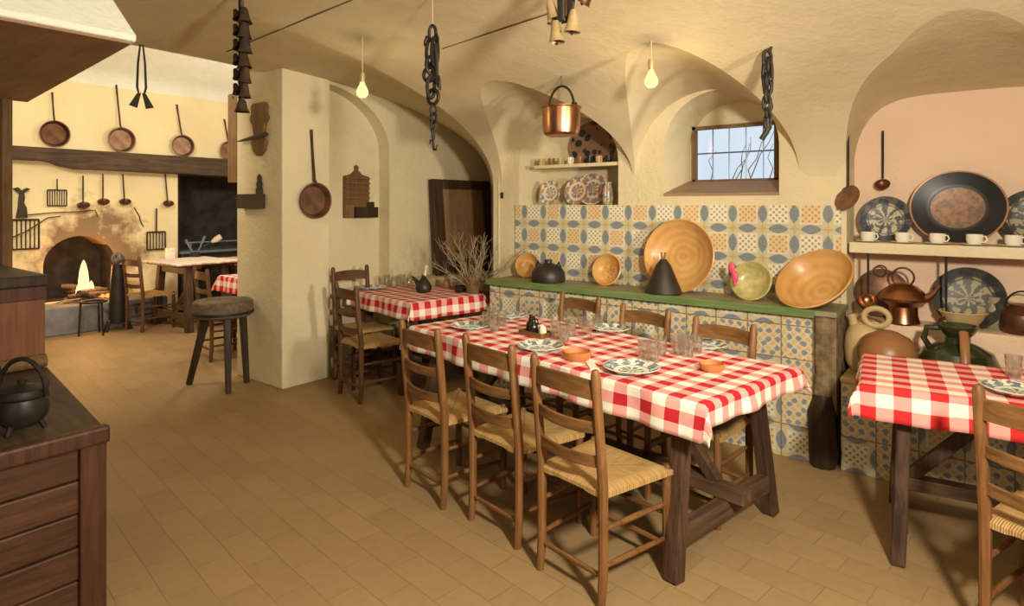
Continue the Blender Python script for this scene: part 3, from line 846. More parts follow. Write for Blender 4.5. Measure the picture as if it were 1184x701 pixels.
# ================================================================ TABLEWARE
def plate_prof(r, h=.022, th=.005):
    return [(0, 0), (r*.62, 0), (r*.66, .002), (r, h), (r + .002, h + .002), (r, h + th*.8), (r*.66, th + .003), (r*.6, th), (0, th)]
m = MB(); m.lathe(plate_prof(.123), 40); P0 = m.build('dinner_plate', plate_blue, smooth=40)
def plate(px, py, label, z=.769, first=False, s=1.0, group='blue patterned dinner plates', rz=0):
    p = onz(px, py, z + .01); p.z = z
    o = P0 if first else dup(P0, p, rz)
    o.location = p; o.rotation_euler = (0, 0, rz); o.scale = (s, s, s)
    return tag(o, label, 'plate', group)
plate(730, 427, 'blue patterned plate nearest the camera on the long table', first=True, s=1.08)
plate(625, 402, 'blue patterned plate in front of the black oil and vinegar set', s=1.03, rz=1)
plate(543, 378, 'blue patterned plate at the left end of the long table', rz=2)
plate(814, 400, 'blue patterned plate at the far right corner of the long table', rz=3)
plate(706, 381, 'blue patterned plate on the far side of the long table', rz=4)
plate(590, 366, 'blue patterned plate on the far side near the left end of the long table', rz=5)
plate(431, 333, 'blue patterned plate on the back table near the wall rack', z=.779, rz=.4)
def glass_prof(r, h): return [(0, .004), (r*.72, .004), (r*.78, 0), (r*.82, .004), (r, h), (r - .0025, h), (r*.76, .010), (0, .010)]
m = MB(); m.lathe(glass_prof(.034, .10), 24); GL = m.build('tumbler', glass, smooth=40)
m = MB()
m.lathe([(0, 0), (.032, 0), (.033, .003), (.006, .008), (.0045, .05), (.010, .058), (.034, .082), (.038, .105), (.033, .14), (.031, .14), (.035, .105), (.031, .084), (0, .062)], 24)
GW = m.build('wine_glass', glass, smooth=40)
used = set()
def gl(src, px, py, label, z=.769, s=1.0, group=None):
    p = onz(px, py, z)
    if src.name not in used:
        used.add(src.name); o = src
        o.location = p
    else: o = dup(src, p, random.random() * 6)
    o.scale = (s,)*3
    return tag(o, label, 'glass', group)
for (px, py) in ((745, 416), (756, 419), (764, 411)):
    gl(GL, px, py, 'clear tumbler in the cluster just right of the nearest plate', group='tumblers beside the nearest plate')
for (px, py) in ((783, 410), (795, 413), (805, 409), (790, 404)):
    gl(GL, px, py, 'clear tumbler in the cluster in front of the far right plate', group='tumblers near the right end')
for (px, py) in ((642, 391), (652, 396), (660, 389)):
    gl(GL, px, py, 'clear tumbler in the cluster right of the oil and vinegar set', group='tumblers beside the cruets')
for (px, py) in ((673, 388), (683, 391), (690, 385)):
    gl(GW, px, py, 'clear stemmed glass in the cluster left of the far side plate', s=.8, group='stemmed glasses in the middle')
for (px, py) in ((563, 379), (572, 383), (580, 377), (568, 372)):
    gl(GL, px, py, 'clear tumbler in the cluster at the left end of the long table', group='tumblers at the left end')
for (px, py) in ((447, 330), (456, 332), (465, 329), (474, 331)):
    gl(GL, px, py, 'clear tumbler standing in the row left of the black spouted jug', z=.779, group='tumblers on the back table')
for (px, py) in ((522, 333), (541, 332), (549, 336)):
    gl(GL, px, py, 'clear tumbler around the small black cup on the back table', z=.779, s=.9, group='tumblers beside the black cup')
# terracotta ash trays
m = MB(); m.lathe([(0, 0), (.05, 0), (.058, .012), (.060, .032), (.055, .034), (.050, .014), (0, .008)], 28); AT = m.build('ashtray', terra, smooth=40)
AT.location = onz(823, 428, .77); tag(AT, 'round terracotta ashtray near the right end of the long table', 'ashtray', 'terracotta ashtrays')
dup(AT, onz(667, 415, .77), 0, 'round terracotta ashtray left of the nearest plate', scale=1.25)
# napkin
q = onz(684, 424, .77); m = MB(); m.box(-.02, .02, -.07, .07, 0, .004); m.box(-.018, .022, -.068, .068, .004, .008)
o = m.build('napkin', M_basic('napkin_cloth', (.80,.74,.66), None, 5, .9), smooth=0, bevel=.001); o.location = q; o.rotation_euler = (0, 0, R(40)); tag(o, 'folded white napkin lying left of the nearest plate', 'napkin')
# oil and vinegar set
t = thing('cruet_set', 'black oil and vinegar bottles with white pots on a brown tray', 'cruet set', onz(620, 388, .769), tb)
m = MB(); m.box(-.10, .10, -.055, .055, 0, .012); m.box(-.10, .10, -.055, -.048, .012, .03); m.box(-.10, .10, .048, .055, .012, .03); m.box(-.10, -.093, -.048, .048, .012, .03); m.box(.093, .10, -.048, .048, .012, .03); m.build('tray', wood_chairx, t, smooth=0, bevel=.002)
for x, y in ((-.06, .01), (-.012, -.012)):
    m = MB(); m.lathe([(0, .012), (.026, .012), (.029, .03), (.027, .065), (.012, .085), (.009, .11), (.013, .118), (0, .118)], 20, T(x, y, 0)); bo = m.build('bottle', blackgl, t)
    m = MB(); m.tube([(x + .026, y, .06), (x + .042, y, .075), (x + .036, y, .10), (x + .01, y, .106)], .004, 7); m.build('handle', blackgl, bo)
for x, y in ((.035, .012), (.068, -.01)):
    m = MB(); m.lathe([(0, .012), (.02, .012), (.023, .035), (.018, .06), (.012, .068), (0, .072)], 18, T(x, y, 0)); m.build('salt_pot', whitec, t)
# back table: black spouted jug, small cup, brown jar, decanter
t = thing('spouted_jug', 'black wine jug with a pointed spout on the back table', 'jug', onz(490, 338, .776), R(12))
m = MB(); m.lathe([(0, 0), (.052, 0), (.070, .02), (.074, .045), (.060, .08), (.034, .115), (.018, .14), (.020, .155), (.015, .155), (.013, .14), (0, .12)], 28); m.build('body', blackcer, t)
m = MB(); m.tube([(-.045, 0, .06), (-.085, 0, .10), (-.125, 0, .135)], [.034, .018, .007], 12); m.build('spout', blackcer, t)
m = MB(); m.tube([(-.124, 0, .133), (-.15, 0, .18)], [.004, .003], 8); m.build('quill', twig, t)
m = MB(); m.tube([(.012, 0, .15), (.02, 0, .20), (.03, 0, .245)], [.012, .010, .014], 12); m.build('neck', whitec, t)['label'] = 'pale glazed neck'
t = thing('cup', 'small black cup on the back table in front of the dry branches', 'cup', onz(532, 338, .776))
m = MB(); m.lathe([(0, 0), (.04, 0), (.05, .02), (.05, .058), (.045, .058), (.044, .02), (0, .012)], 24); m.build('bowl', blackgl, t)
m = MB(); m.tube([(.047, 0, .045), (.072, 0, .042), (.070, 0, .018), (.048, 0, .015)], .005, 8); m.build('handle', blackgl, t)
t = thing('jar', 'small brown stoppered jar left of the black cup', 'jar', onz(516, 334, .776))
m = MB(); m.lathe([(0, 0), (.026, 0), (.034, .03), (.03, .07), (.017, .09), (.017, .105), (.02, .108), (0, .108)], 22); m.build('body', brownj, t)
m = MB(); m.lathe([(0, .105), (.014, .105), (.015, .125), (0, .13)], 14); m.build('stopper', wood_brown, t)
t = thing('decanter', 'small clear glass decanter behind the black cup', 'decanter', onz(537, 331, .776))
m = MB(); m.lathe([(0, .002), (.04, 0), (.045, .03), (.035, .07), (.012, .11), (.011, .16), (.018, .17), (.014, .17), (.008, .16), (.009, .11), (.03, .07), (.04, .03), (0, .01)], 24); m.build('body', glass, t)
# dry branches in a pot
p = onz(547, 339, .776)
t = thing('dry_branches', 'pot of bare dry branches in front of the dark panel', 'branches', p)
m = MB(); m.lathe([(0, 0), (.055, 0), (.085, .12), (.088, .16), (.078, .16), (.074, .12), (0, .02)], 26); m.build('pot', M_basic('basket_brown', (.20,.11,.05), (.13,.07,.03), 12, .7), t)
rb = random.Random(4)
for k in range(26):
    m = MB(); a = rb.uniform(0, 6.28); el = rb.uniform(.35, 1.15); ln = rb.uniform(.35, .62)
    dirv = Vector((math.cos(a) * math.cos(el) - .12, math.sin(a) * math.cos(el) * .40 - .08, math.sin(el)))
    pts = [Vector((rb.uniform(-.03, .03), rb.uniform(-.03, .03), .03))]; 
    for i in range(6):
        dirv = (dirv + Vector((rb.uniform(-.25, .25), rb.uniform(-.25, .25), rb.uniform(-.12, .12)))).normalized(); pts.append(pts[-1] + dirv * ln / 6)
    m.tube(pts, [.0045, .004, .0035, .003, .0025, .002, .0015], 5)
    for i in (2, 3, 4, 5):
        for q_ in range(2):
            d2 = (dirv + Vector((rb.uniform(-.9, .9), rb.uniform(-.9, .9), rb.uniform(-.3, .7)))).normalized()
            m.tube([pts[i], pts[i] + d2 * .05, pts[i] + d2 * .10 + Vector((0, 0, .01))], [.002, .0017, .0012], 4)
    m.build('branch', twig, t)

# right table: a plate and a glass at the edge
plate(1176, 452, 'blue patterned plate at the right edge on the bright red checked table', z=.769)
gl(GL, 1172, 436, 'clear tumbler on the right-hand table beside its plate', group=None)

# ================================================================ ON THE GREEN LEDGE
def bowl_prof(Rr, h, foot=.35, th=.010):
    return [(0, 0), (Rr*foot, 0), (Rr*.62, h*.22), (Rr*.86, h*.62), (Rr, h*.96), (Rr + .008, h), (Rr, h + .006), (Rr - th, h*.92), (Rr*.82, h*.58), (Rr*.6, h*.25), (Rr*foot, th*1.4), (0, th*1.2)]
def leaning(name, px, py, Rr, h, mat, label, cat, tilt=74, Y=4.33, zl=.931, roll=0, yaw=0, foot=.35, group=None, n=48):
    """a bowl on its rim, leaning on the wall; px,py = middle of the rim in the photo"""
    c = ony(px, py, Y)
    Mr = (RZ(yaw) @ RX(tilt)).to_3x3()
    ax = Mr @ Vector((0, 0, 1))
    m = MB(); m.lathe(bowl_prof(Rr, h, foot), n); o = m.build(name, mat, smooth=50)
    zmin = min((Mr @ Vector(v)).z for v in m.v)
    loc = c - ax * h; loc.z = zl - zmin
    o.rotation_euler = Mr.to_euler(); o.location = loc
    # keep it off the wall behind
    ymax = max((Mr @ Vector(v)).y for v in m.v) + loc.y
    if ymax > YW - .014: o.location.y -= ymax - (YW - .014)
    return tag(o, label, cat, group)
leaning('earthenware_bowl', 610, 309, .105, .075, orange, 'small orange bowl on its rim at the left end of the green ledge', 'bowl', tilt=75, Y=4.36, yaw=18)
bc = leaning('colander', 701, 313, .122, .085, orange, 'pale orange colander with drain holes, left of the large orange bowl', 'colander', tilt=72, Y=4.32)
m = MB()
for i in range(10):
    a = i * 2.4; rr = .012 + .007 * i * .8; 
    m.lathe([(0, .016), (.0045, .016), (.0045, .0155 ), (0, .0155)], 8, T(rr*math.cos(a) + .015, rr*math.sin(a), .0005))
hh = m.build('drain_holes', blackcer, bc)
leaning('earthenware_bowl', 786, 301, .262, .12, orange, 'largest orange glazed bowl, upright behind the dark pottery cone', 'bowl', tilt=80, Y=4.335, foot=.42)
leaning('earthenware_bowl', 868, 329, .128, .07, yellowg, 'yellow and green glazed dish with a pink bow at its edge', 'bowl', tilt=70, Y=4.25)
leaning('earthenware_bowl', 940, 326, .232, .14, orange, 'wide orange ringed bowl leaning at the right end of the green ledge', 'bowl', tilt=46, Y=4.18, yaw=-22, foot=.4)
# black squat jug and the pottery cone
t = thing('squat_jug', 'black squat jug with a short spout, on the green ledge beside the small orange bowl', 'jug', (*ony(634, 325, 4.22).xy, .931))
m = MB(); m.lathe([(0, 0), (.135, 0), (.142, .02), (.135, .08), (.105, .125), (.05, .148), (.032, .155), (.030, .178), (.036, .182), (.022, .182), (0, .175)], 32); m.build('body', blackcer, t)
for s in (-1, 1):
    m = MB(); m.tube([(s*.085, 0, .135), (s*.105, 0, .165), (s*.12, 0, .13), (s*.128, 0, .10)], .009, 8); m.build('lug', blackcer, t)
t = thing('pottery_cone', 'dark brown pottery cone with a narrow twin spout, before the largest orange bowl', 'cone', (*ony(767, 339, 4.155).xy, .931))
m = MB(); m.lathe([(0, 0), (.128, 0), (.131, .012), (.092, .11), (.055, .20), (.022, .245), (0, .25)], 32); m.build('body', blackcer, t)
for s in (-1, 1):
    m = MB(); m.tube([(s*.006, 0, .235), (s*.012, 0, .275), (s*.016, 0, .295)], [.010, .007, .008], 10); m.build('spout', brownj, t)
# pink bow
c = ony(848, 316, 4.19)
t = thing('ribbon_bow', 'bright pink bow on the left edge of the yellow and green dish', 'bow', (c.x, c.y, c.z))
for s, sc in ((-1, 1.0), (1, .7)):
    m = MB(); m.ball((s*.012, 0, .03*s*-1 + .005), .03, 14, (.75, .45, 1.35)); m.build('loop', pink, t)
m = MB(); m.ball((0, -.004, 0), .013, 12); m.tube([(0, 0, 0), (.006, -.004, -.04), (.014, 0, -.085)], [.006, .009, .010], 8); m.build('knot', pink, t)

# ================================================================ LEFT NICHE
mb = MB(); mb.box(-3.22, -2.372, YW + .02, YW + .30, 1.895, 1.915); mb.box(-3.22, -2.372, YW + .015, YW + .03, 1.885, 1.915)
tag(mb.build('wall_shelf', plaster, smooth=0, bevel=.004), 'small cream shelf in the arched niche with a row of little cups', 'shelf')
def make_cup(r, h, mat, label, cat='cup', loc=(0,0,0), rz=0, group=None, name='cup'):
    t = thing(name, label, cat, loc, rz, group)
    m = MB(); m.lathe([(0, 0), (r*.7, 0), (r*.78, .004), (r*.97, h*.35), (r, h), (r - .003, h), (r*.9, h*.35), (r*.65, .008), (0, .007)], 24); m.build('bowl', mat, t)
    m = MB(); m.tube([(r*.96, 0, h*.82), (r*1.35, 0, h*.85), (r*1.55, 0, h*.55), (r*1.3, 0, h*.28), (r*.93, 0, h*.25)], h*.07, 8); m.build('handle', mat, t)
    return t
cupS = None
cmats = [beige, brownj, beige, whitec, brownj, blackcer, beige, blackcer]
for i in range(8):
    p = ony(628 + i * 11.0, 190, YW + .14)
    lab = '%s small cup from the left on the little niche shelf' % ORD[i]
    t = make_cup(.031, .062, cmats[i], lab, loc=(p.x, YW + .12, 1.916), rz=-.6, group='small cups on the niche shelf')
def disc(name, px, py, Rr, mat, label, Y, zl, tilt=78, yaw=0, sx=1.0, sy=1.0, cat='plate', group=None, h=.02):
    Mr = (RZ(yaw) @ RX(tilt)).to_3x3(); ax = Mr @ Vector((0, 0, 1))
    m = MB(); m.lathe(plate_prof(Rr, h), 48, None, sx, sy); o = m.build(name, mat, smooth=40)
    zmin = min((Mr @ Vector(v)).z for v in m.v); c = ony(px, py, Y)
    o.rotation_euler = Mr.to_euler(); o.location = (c.x, c.y, zl - zmin if zl is not None else c.z)
    return tag(o, label, cat, group)
disc('platter', 686, 163, .205, platterM, 'big rust platter with dark round flowers behind the niche cups', YW + .285, 1.916, 81, 0, 1.08, .95, 'platter')
disc('decorated_plate', 637, 223, .112, plate_nich, 'pale plate with a bird pattern at the left of the arched niche', YW + .16, 1.566, 76, 0, group='plates in the arched niche')
disc('decorated_plate', 668, 222, .125, plate_color, 'flowered plate between the pale plate and the taller plate in the niche', YW + .20, 1.566, 75, 0, group='plates in the arched niche')
disc('decorated_plate', 686, 216, .145, plate_color, 'tallest flowered plate in the arched niche, behind the white jar', YW + .26, 1.566, 77, 5, group='plates in the arched niche')
p = ony(704, 236, YW + .12)
t = thing('jar', 'tall pale painted jar at the right end of the arched niche', 'jar', (p.x - .01, p.y, 1.566))
m = MB(); m.lathe([(0, 0), (.035, 0), (.043, .02), (.045, .10), (.036, .15), (.028, .165), (.034, .19), (.028, .19), (.02, .165), (0, .15)], 24); m.build('body', plate_nich, t)
p = ony(581, 226, YW); m = MB(); m.box(-.012, .012, -.014, 0, -.028, .028); m.box(-.005, .005, -.022, -.012, -.004, .016)
o = m.build('light_switch', rubber, smooth=0, bevel=.002); o.location = (p.x, YW, p.z); tag(o, 'small black switch on the wall strip left of the arched niche', 'switch')

# dark wooden panel in the bay, on the end wall
pA = onx(500, 260, XE + .10); pB = onx(567, 260, XE + .10)
wdt = pB.y - pA.y
t = thing('cupboard_door', 'dark framed wooden cupboard door leaning on the wall behind the back table', 'door', (XE + .16, (pA.y + pB.y)/2, .822), rot=(R(1.5), R(-5), R(90)))
t.rotation_mode = 'XYZ'; t.rotation_euler = (Matrix.Rotation(R(-5), 3, 'Y') @ Matrix.Rotation(R(90), 3, 'Z')).to_euler()
hgt = 1.02; fr = .15
m = MB(); m.box(-wdt/2, -wdt/2 + fr, -.03, .03, 0, hgt); m.box(wdt/2 - fr, wdt/2, -.03, .03, 0, hgt); m.box(-wdt/2 + fr, wdt/2 - fr, -.03, .03, hgt - fr*.7, hgt); m.box(-wdt/2 + fr, wdt/2 - fr, -.03, .03, 0, fr); m.build('frame', wood_frame, t, smooth=0, bevel=.01)
m = MB(); m.box(-wdt/2 + fr - .01, wdt/2 - fr + .01, -.012, .012, fr - .01, hgt - fr*.7 + .01); m.build('inset_board', wood_panel, t, smooth=0)

# ================================================================ RIGHT NICHE
YN = YW + .262
cupL = ['leftmost white cup on the long shelf, before the small blue dish', 'second white cup on the long shelf, left of the oval tray', 'third white cup on the long shelf, under the left half of the oval tray', 'fourth white cup on the long shelf, under the right half of the oval tray', 'rightmost white cup on the long shelf, at the edge of the photo']
for i, px in enumerate((1004, 1044, 1084, 1127, 1172)):
    p = ony(px, 278, YW + .05)
    t = make_cup(.042, .060, whitec, cupL[i], loc=(p.x, YW + .045, 1.333), rz=R(-25), group='white cups on the long shelf')
    m = MB(); m.lathe([(0, 0), (.035, 0), (.068, .009), (.069, .011), (.035, .004), (0, .004)], 28, T(0, 0, -.0045)); m.build('saucer', whitec, t)
disc('decorated_dish', 1024, 254, .148, plate_wallblue, 'round blue painted dish with dark rim on the long shelf, left of the oval tray', YW + .19, 1.329, 77, 0, group='dishes on the long shelf', h=.03)
disc('oval_tray', 1107, 236, .262, ovalM, 'big black oval tray with a coppery middle on the long shelf', YW + .19, 1.329, 79, 0, sx=.93, sy=.86, cat='tray', h=.03)
disc('decorated_dish', 1196, 252, .165, plate_big, 'dark painted dish cut by the right edge of the photo on the long shelf', YW + .2, 1.329, 77, 0, group='dishes on the long shelf', h=.03)
def ladle(name, label, px, py0, py1, Y, r, kind, mat_h=iron, mat_b=copperk, group=None, lean=0.0):
    """py0 hook, py1 middle of the bowl, in the plane Y"""
    a = ony(px, py0, Y); b = ony(px + lean, py1, Y)
    t = thing(name, label, 'ladle' if kind == 'ladle' else 'skimmer', a, 0, group)
    v = b - a
    m = MB(); m.tube([(0, .01, .012), (0, -.004, .012), (0, -.006, 0), v * .5 + Vector((0, -.005, 0)), v - Vector((0, 0, -r*.8)) + Vector((0, -.008, 0))], [.005, .006, .007, .007, .006], 8); m.build('handle', mat_h, t)
    m = MB()
    if kind == 'ladle':
        m.lathe([(0, -r*.8), (r*.6, -r*.62), (r*.92, -r*.25), (r, 0), (r*.95, 0), (r*.85, -r*.25), (r*.55, -r*.55), (0, -r*.72)], 24, T(*(v + Vector((0, -.03, 0)))) @ RX(48)); m.build('bowl', mat_b, t)
    else:
        m.lathe([(0, -.012), (r*.6, -.008), (r, .004), (r, .008), (r*.6, -.003), (0, -.006)], 28, T(*(v + Vector((0, -.02, 0)))) @ RZ(-32) @ RX(66) , 1.0, 1.0); m.build('disc', mat_b, t)
    return t
ladle('skimmer', 'long handled iron skimmer with a flat disc on the wall left of the long shelf', 981, 136, 229, YW - .025, .085, 'skimmer', iron, copperd)
ladle('ladle', 'iron ladle with a small round bowl hanging above the blue dish', 1021, 154, 213, YN - .02, .045, 'ladle')
ladle('ladle', 'copper ladle hanging under the left end of the long shelf', 1004, 288, 347, YW + .0, .05, 'ladle', iron, copper)
ladle('ladle', 'thin iron ladle hanging under the shelf before the dark patterned dish', 1094, 292, 372, YW + .02, .04, 'ladle')
# copper kettle and pan on the step
zS = .831
p = ony(1043, 372, YW + .12)
t = thing('copper_kettle', 'squat copper kettle with ring handle on the step of the shelf niche', 'kettle', (p.x + .01, YW + .07, zS))
m = MB(); m.lathe([(0, 0), (.088, 0), (.092, .008), (.080, .05), (.078, .105), (.10, .125), (.135, .145), (.138, .16), (.11, .20), (.07, .235), (.03, .25), (0, .252)], 36); m.build('body', copper, t)
m = MB(); m.ring((0, 0, .285), .058, .006, RX(90) @ RZ(0)); m.build('ring_handle', copperk, t)
m = MB(); m.tube([(.12, -.02, .165), (.16, -.03, .20), (.19, -.04, .255)], [.025, .016, .008], 12); m.build('spout', copper, t)
p = ony(1017, 345, YW + .22)
t = thing('copper_pan', 'dull copper dish standing on edge behind the kettle', 'pan', (p.x, YW + .215, zS), rot=(R(83), 0, 0))
m = MB(); m.lathe([(0, -.004), (.155, -.004), (.158, .004), (.145, .03), (.11, .048), (.03, .056), (0, .056)], 36, T(.01, .158, 0)); m.build('dish', copperd, t)
m = MB(); m.ring((.01, .30, .06), .035, .005); m.build('ring_handle', copperk, t)
disc('decorated_dish', 1120, 352, .182, plate_big, 'large dark patterned dish standing on the step beside the kettle', YW + .18, zS, 76, 0, group='dishes on the step', h=.03)
p = ony(1113, 372, YW + .06)
t = thing('pottery_bowl', 'beige pottery bowl in front of the large dark patterned dish', 'bowl', (p.x, YW + .075, zS))
m = MB(); m.lathe(bowl_prof(.115, .10, .5), 32); m.build('body', beige, t)
p = ony(1183, 380, YW + .12)
t = thing('copper_pot', 'dark copper pot with bail at the right edge of the step', 'pot', (p.x, YW + .13, zS))
m = MB(); m.lathe([(0, 0), (.09, 0), (.11, .04), (.10, .11), (.06, .15), (.065, .165), (0, .17)], 30); m.build('body', copperk, t)
m = MB(); m.tube([(.08*math.cos(a), 0, .14 + .10*math.sin(a)) for a in [PI*i/12 for i in range(13)]], .005, 8); m.build('bail', iron, t)
p = ony(1146, 366, YW + .22); 
t = thing('grey_pitcher', 'small grey pitcher between the dark dish and the pot', 'pitcher', (p.x + .02, YW + .20, zS))
m = MB(); m.lathe([(0, 0), (.05, 0), (.065, .05), (.05, .12), (.035, .15), (.045, .19), (.04, .19), (.03, .15), (0, .12)], 24); m.build('body', M_basic('grey_pottery', (.34,.29,.22), (.22,.18,.13), 8, .5), t)
m = MB(); m.tube([(.04, 0, .175), (.08, 0, .16), (.085, 0, .11), (.06, 0, .075)], .007, 8); m.build('handle', beige, t)
# jugs on the bench
zB = .551
p = ony(1000, 400, 4.36)
t = thing('ring_jug', 'beige pottery jug with a ring handle on top, behind the round brown jar', 'jug', (-.615, 4.325, zB))
m = MB(); m.lathe([(0, 0), (.085, 0), (.115, .05), (.122, .14), (.115, .22), (.085, .275), (.035, .30), (0, .305)], 32, None, .92, .92); m.build('body', beige, t)
m = MB(); m.ring((.07, -.06, .34), .066, .017, RX(90) @ RY(0), sy=.8); m.build('ring_handle', beige, t)
m = MB(); m.tube([(-.05, -.02, .26), (-.062, -.02, .31), (-.07, -.02, .34)], [.03, .024, .028], 12); m.build('spout', beige, t)
t = thing('round_jar', 'big round brown pottery jar in front of the beige jug', 'jar', (-.475, 4.14, zB))
m = MB(); m.lathe([(0, 0), (.08, 0), (.118, .045), (.152, .125), (.150, .185), (.115, .25), (.05, .285), (.03, .29), (0, .287)], 40); m.build('body', brownj, t)
t = thing('green_jar', 'dark green glazed jar with short neck and strap, behind the right-hand table', 'jar', (-.15, 4.245, zB))
m = MB(); m.lathe([(0, 0), (.12, 0), (.18, .06), (.195, .13), (.165, .20), (.10, .235), (.062, .25), (.06, .28), (.078, .30), (.10, .335), (.10, .345), (.088, .345), (.064, .30), (.048, .28), (.048, .25), (0, .22)], 40); m.build('body', greengl, t)
m = MB(); m.tube([(.03, -.085, .32), (.035, -.13, .28), (.04, -.175, .20), (.042, -.195, .12)], .015, 10, sq=1.5); m.build('strap', brownj, t)
m = MB(); m.tube([(-.07, -.02, .325), (-.14, -.03, .32), (-.155, -.03, .26), (-.13, -.03, .215)], .017, 10); m.build('handle', greengl, t)

# ================================================================ HANGING FROM THE VAULT
def bulb(px, py, t_, label):
    p = ont(px, py, t_); zc = zceil(p.x, p.y)
    t = thing('light_bulb', label, 'light bulb', (p.x, p.y, p.z), 0, 'bare bulbs on cords')
    m = MB(); m.tube([(0, 0, zc - p.z + .005), (0, 0, .10)], .003, 6); m.build('cord', string, t)
    m = MB(); m.lathe([(0, .108), (.016, .106), (.019, .085), (.017, .045), (0, .044)], 18); m.build('socket', brass, t)
    m = MB(); m.lathe([(.0145, .05), (.018, .03), (.030, .008), (.040, -.016), (.036, -.040), (.020, -.056), (0, -.060)], 24); b_ = m.build('glass_bulb', bulbM, t)
    b_['label'] = 'glowing yellow bulb'
    b_.visible_shadow = True
    return p
B1 = bulb(419, 103, 4.1, 'bare glowing bulb hanging over the back table near the pillar')
B2 = bulb(753, 90, 3.6, 'bare glowing bulb hanging left of the small window')

def link_pts(w, h, n=24):
    return [Vector((w * math.cos(2*PI*k/n), 0, h * math.sin(2*PI*k/n))) for k in range(n)]
def add_link(t, z, w, h, r, rz, mat=iron, x=0, name='link', tilt=0):
    m = MB(); M_ = T(x, 0, z) @ RZ(rz) @ RY(tilt); m.tube([M_ @ p for p in link_pts(w, h)], r*1.25, 8, closed=True); return m.build(name, mat, t)
def hang_string(t, p, mat=string, z0=0):
    zc = zceil(p.x, p.y)
    m = MB(); m.tube([(0, 0, zc - p.z + .01), (0, 0, z0)], .003, 6); m.build('string', mat, t)
# hook chain over the back table (photo x 485-512, y 27-172)
p = ont(500, 30, 3.35); k = 3.35 / 715
t = thing('hook_chain', 'rusty iron hook chain with large rings, hanging left of the bell cluster', 'chain', p)
hang_string(t, p, z0=0)
add_link(t, -.04, .020, .042, .007, 20, iron)
for s, x in ((-1, -.03), (1, .022)):
    m = MB(); m.tube([(0, 0, -.075), (x*.7, 0, -.065), (x*1.5, 0, -.05), (x*2.0, 0, -.075), (x*2.05, 0, -.10)], [.008, .008, .007, .006, .004], 8); m.build('hook', iron, t)
add_link(t, -.14, .026, .070, .008, 0, iron, x=-.02); add_link(t, -.14, .016, .075, .009, 40, iron, x=.018)
add_link(t, -.21, .022, .045, .008, 70, iron, x=-.018)
add_link(t, -.26, .036, .038, .008, 10, iron, x=-.025)
m = MB(); m.tube([(.02, 0, -.10), (.03, 0, -.20), (.022, .01, -.30), (.045, .01, -.345), (.055, 0, -.30), (.05, 0, -.275)], [.011, .010, .011, .009, .006, .004], 8); m.build('long_hook', iron, t)
add_link(t, -.33, .020, .060, .008, 60, iron, x=-.012)
add_link(t, -.385, .040, .040, .008, 0, iron, x=.005)
add_link(t, -.455, .020, .026, .006, 80, iron, x=.008)
add_link(t, -.500, .024, .026, .006, 0, iron, x=.008)
for i, z in enumerate((-.545, -.585)): add_link(t, z, .013, .030, .005, 40 + 70*i, iron, x=.006)
m = MB(); m.tube([(.006, 0, -.605), (.006, 0, -.65), (.012, 0, -.672), (.028, 0, -.672), (.036, 0, -.645)], [.006, .007, .008, .006, .003], 8); m.tube([(.006, 0, -.625), (-.016, 0, -.618), (-.02, 0, -.64)], [.006, .005, .004], 8); m.build('end_hook', iron, t)
# twisted chain by the window (887, 45-158)
p = ont(887, 46, 3.45)
t = thing('twisted_chain', 'black iron chain with a hook top, hanging in front of the window corner', 'chain', p)
hang_string(t, p, z0=0)
m = MB(); m.tube([(-.012, 0, -.015), (-.014, 0, .005), (.004, 0, .016), (.024, 0, .004), (.026, 0, -.03), (.01, 0, -.075)], [.004, .007, .009, .010, .009, .009], 10); m.build('top_hook', iron, t)
for i in range(7): add_link(t, -.10 - i*.042, .020 - .001*(i % 3), .040, .008, 25 + 85*i, iron, x=.004*math.sin(i*2))
m = MB(); m.tube([(-.018, .004, -.08), (-.022, .0, -.2), (-.014, 0, -.30)], [.009, .012, .008], 8); m.tube([(.020, 0, -.09), (.026, 0, -.18), (.03, 0, -.25)], [.007, .010, .004], 8); m.build('flat_bars', iron, t)
for i in range(4): add_link(t, -.375 - i*.034, .020, .026, .007, 80*i, iron, x=.004)
m = MB(); m.tube([(.006, 0, -.44), (.004, 0, -.50), (-.03, 0, -.555)], [.013, .015, .016], 9); m.build('end_bar', iron, t)
# string of cowbells by the kitchen (281, 0-125)
def bell_prof(r, h): return [(r*.12, h), (r*.42, h*.97), (r*.55, h*.8), (r*.72, h*.35), (r*.95, h*.05), (r*1.05, 0), (r*.98, 0), (r*.66, h*.35), (r*.48, h*.8), (0, h*.9)]
p = ont(280, 118, 3.4)
t = thing('cowbell_string', 'tall string of dark cowbells hanging beside the pillar', 'cowbells', p)
zc = zceil(p.x, p.y) - p.z
m = MB(); m.tube([(-.022, 0, zc + .01), (-.024, .004, zc*.6), (-.02, 0, .0)], .016, 8, sq=.5); m.build('strap', leather, t)
m = MB(); m.tube([(.0, 0, zc + .01), (.004, 0, zc*.5), (.002, 0, -.02)], .009, 8); m.build('cord', rope, t)
nb = int((zc - .08) / .082)
for i in range(nb):
    z = .02 + i * .082
    m = MB(); m.lathe(bell_prof(.040, .088), 20, T(.026 + .006*math.sin(i*3), 0, z) @ RY(8*math.sin(i*2.3)) @ RZ(20*i), 1, .8); m.build('bell', ironr, t)
    m = MB(); m.lathe(bell_prof(.024, .06), 16, T(-.030, -.012, z + .03) @ RY(-22)); m.build('bell', iron, t)
m = MB(); m.lathe(bell_prof(.040, .07), 20, T(-.002, 0, -.055)); m.build('bell', ironr, t)
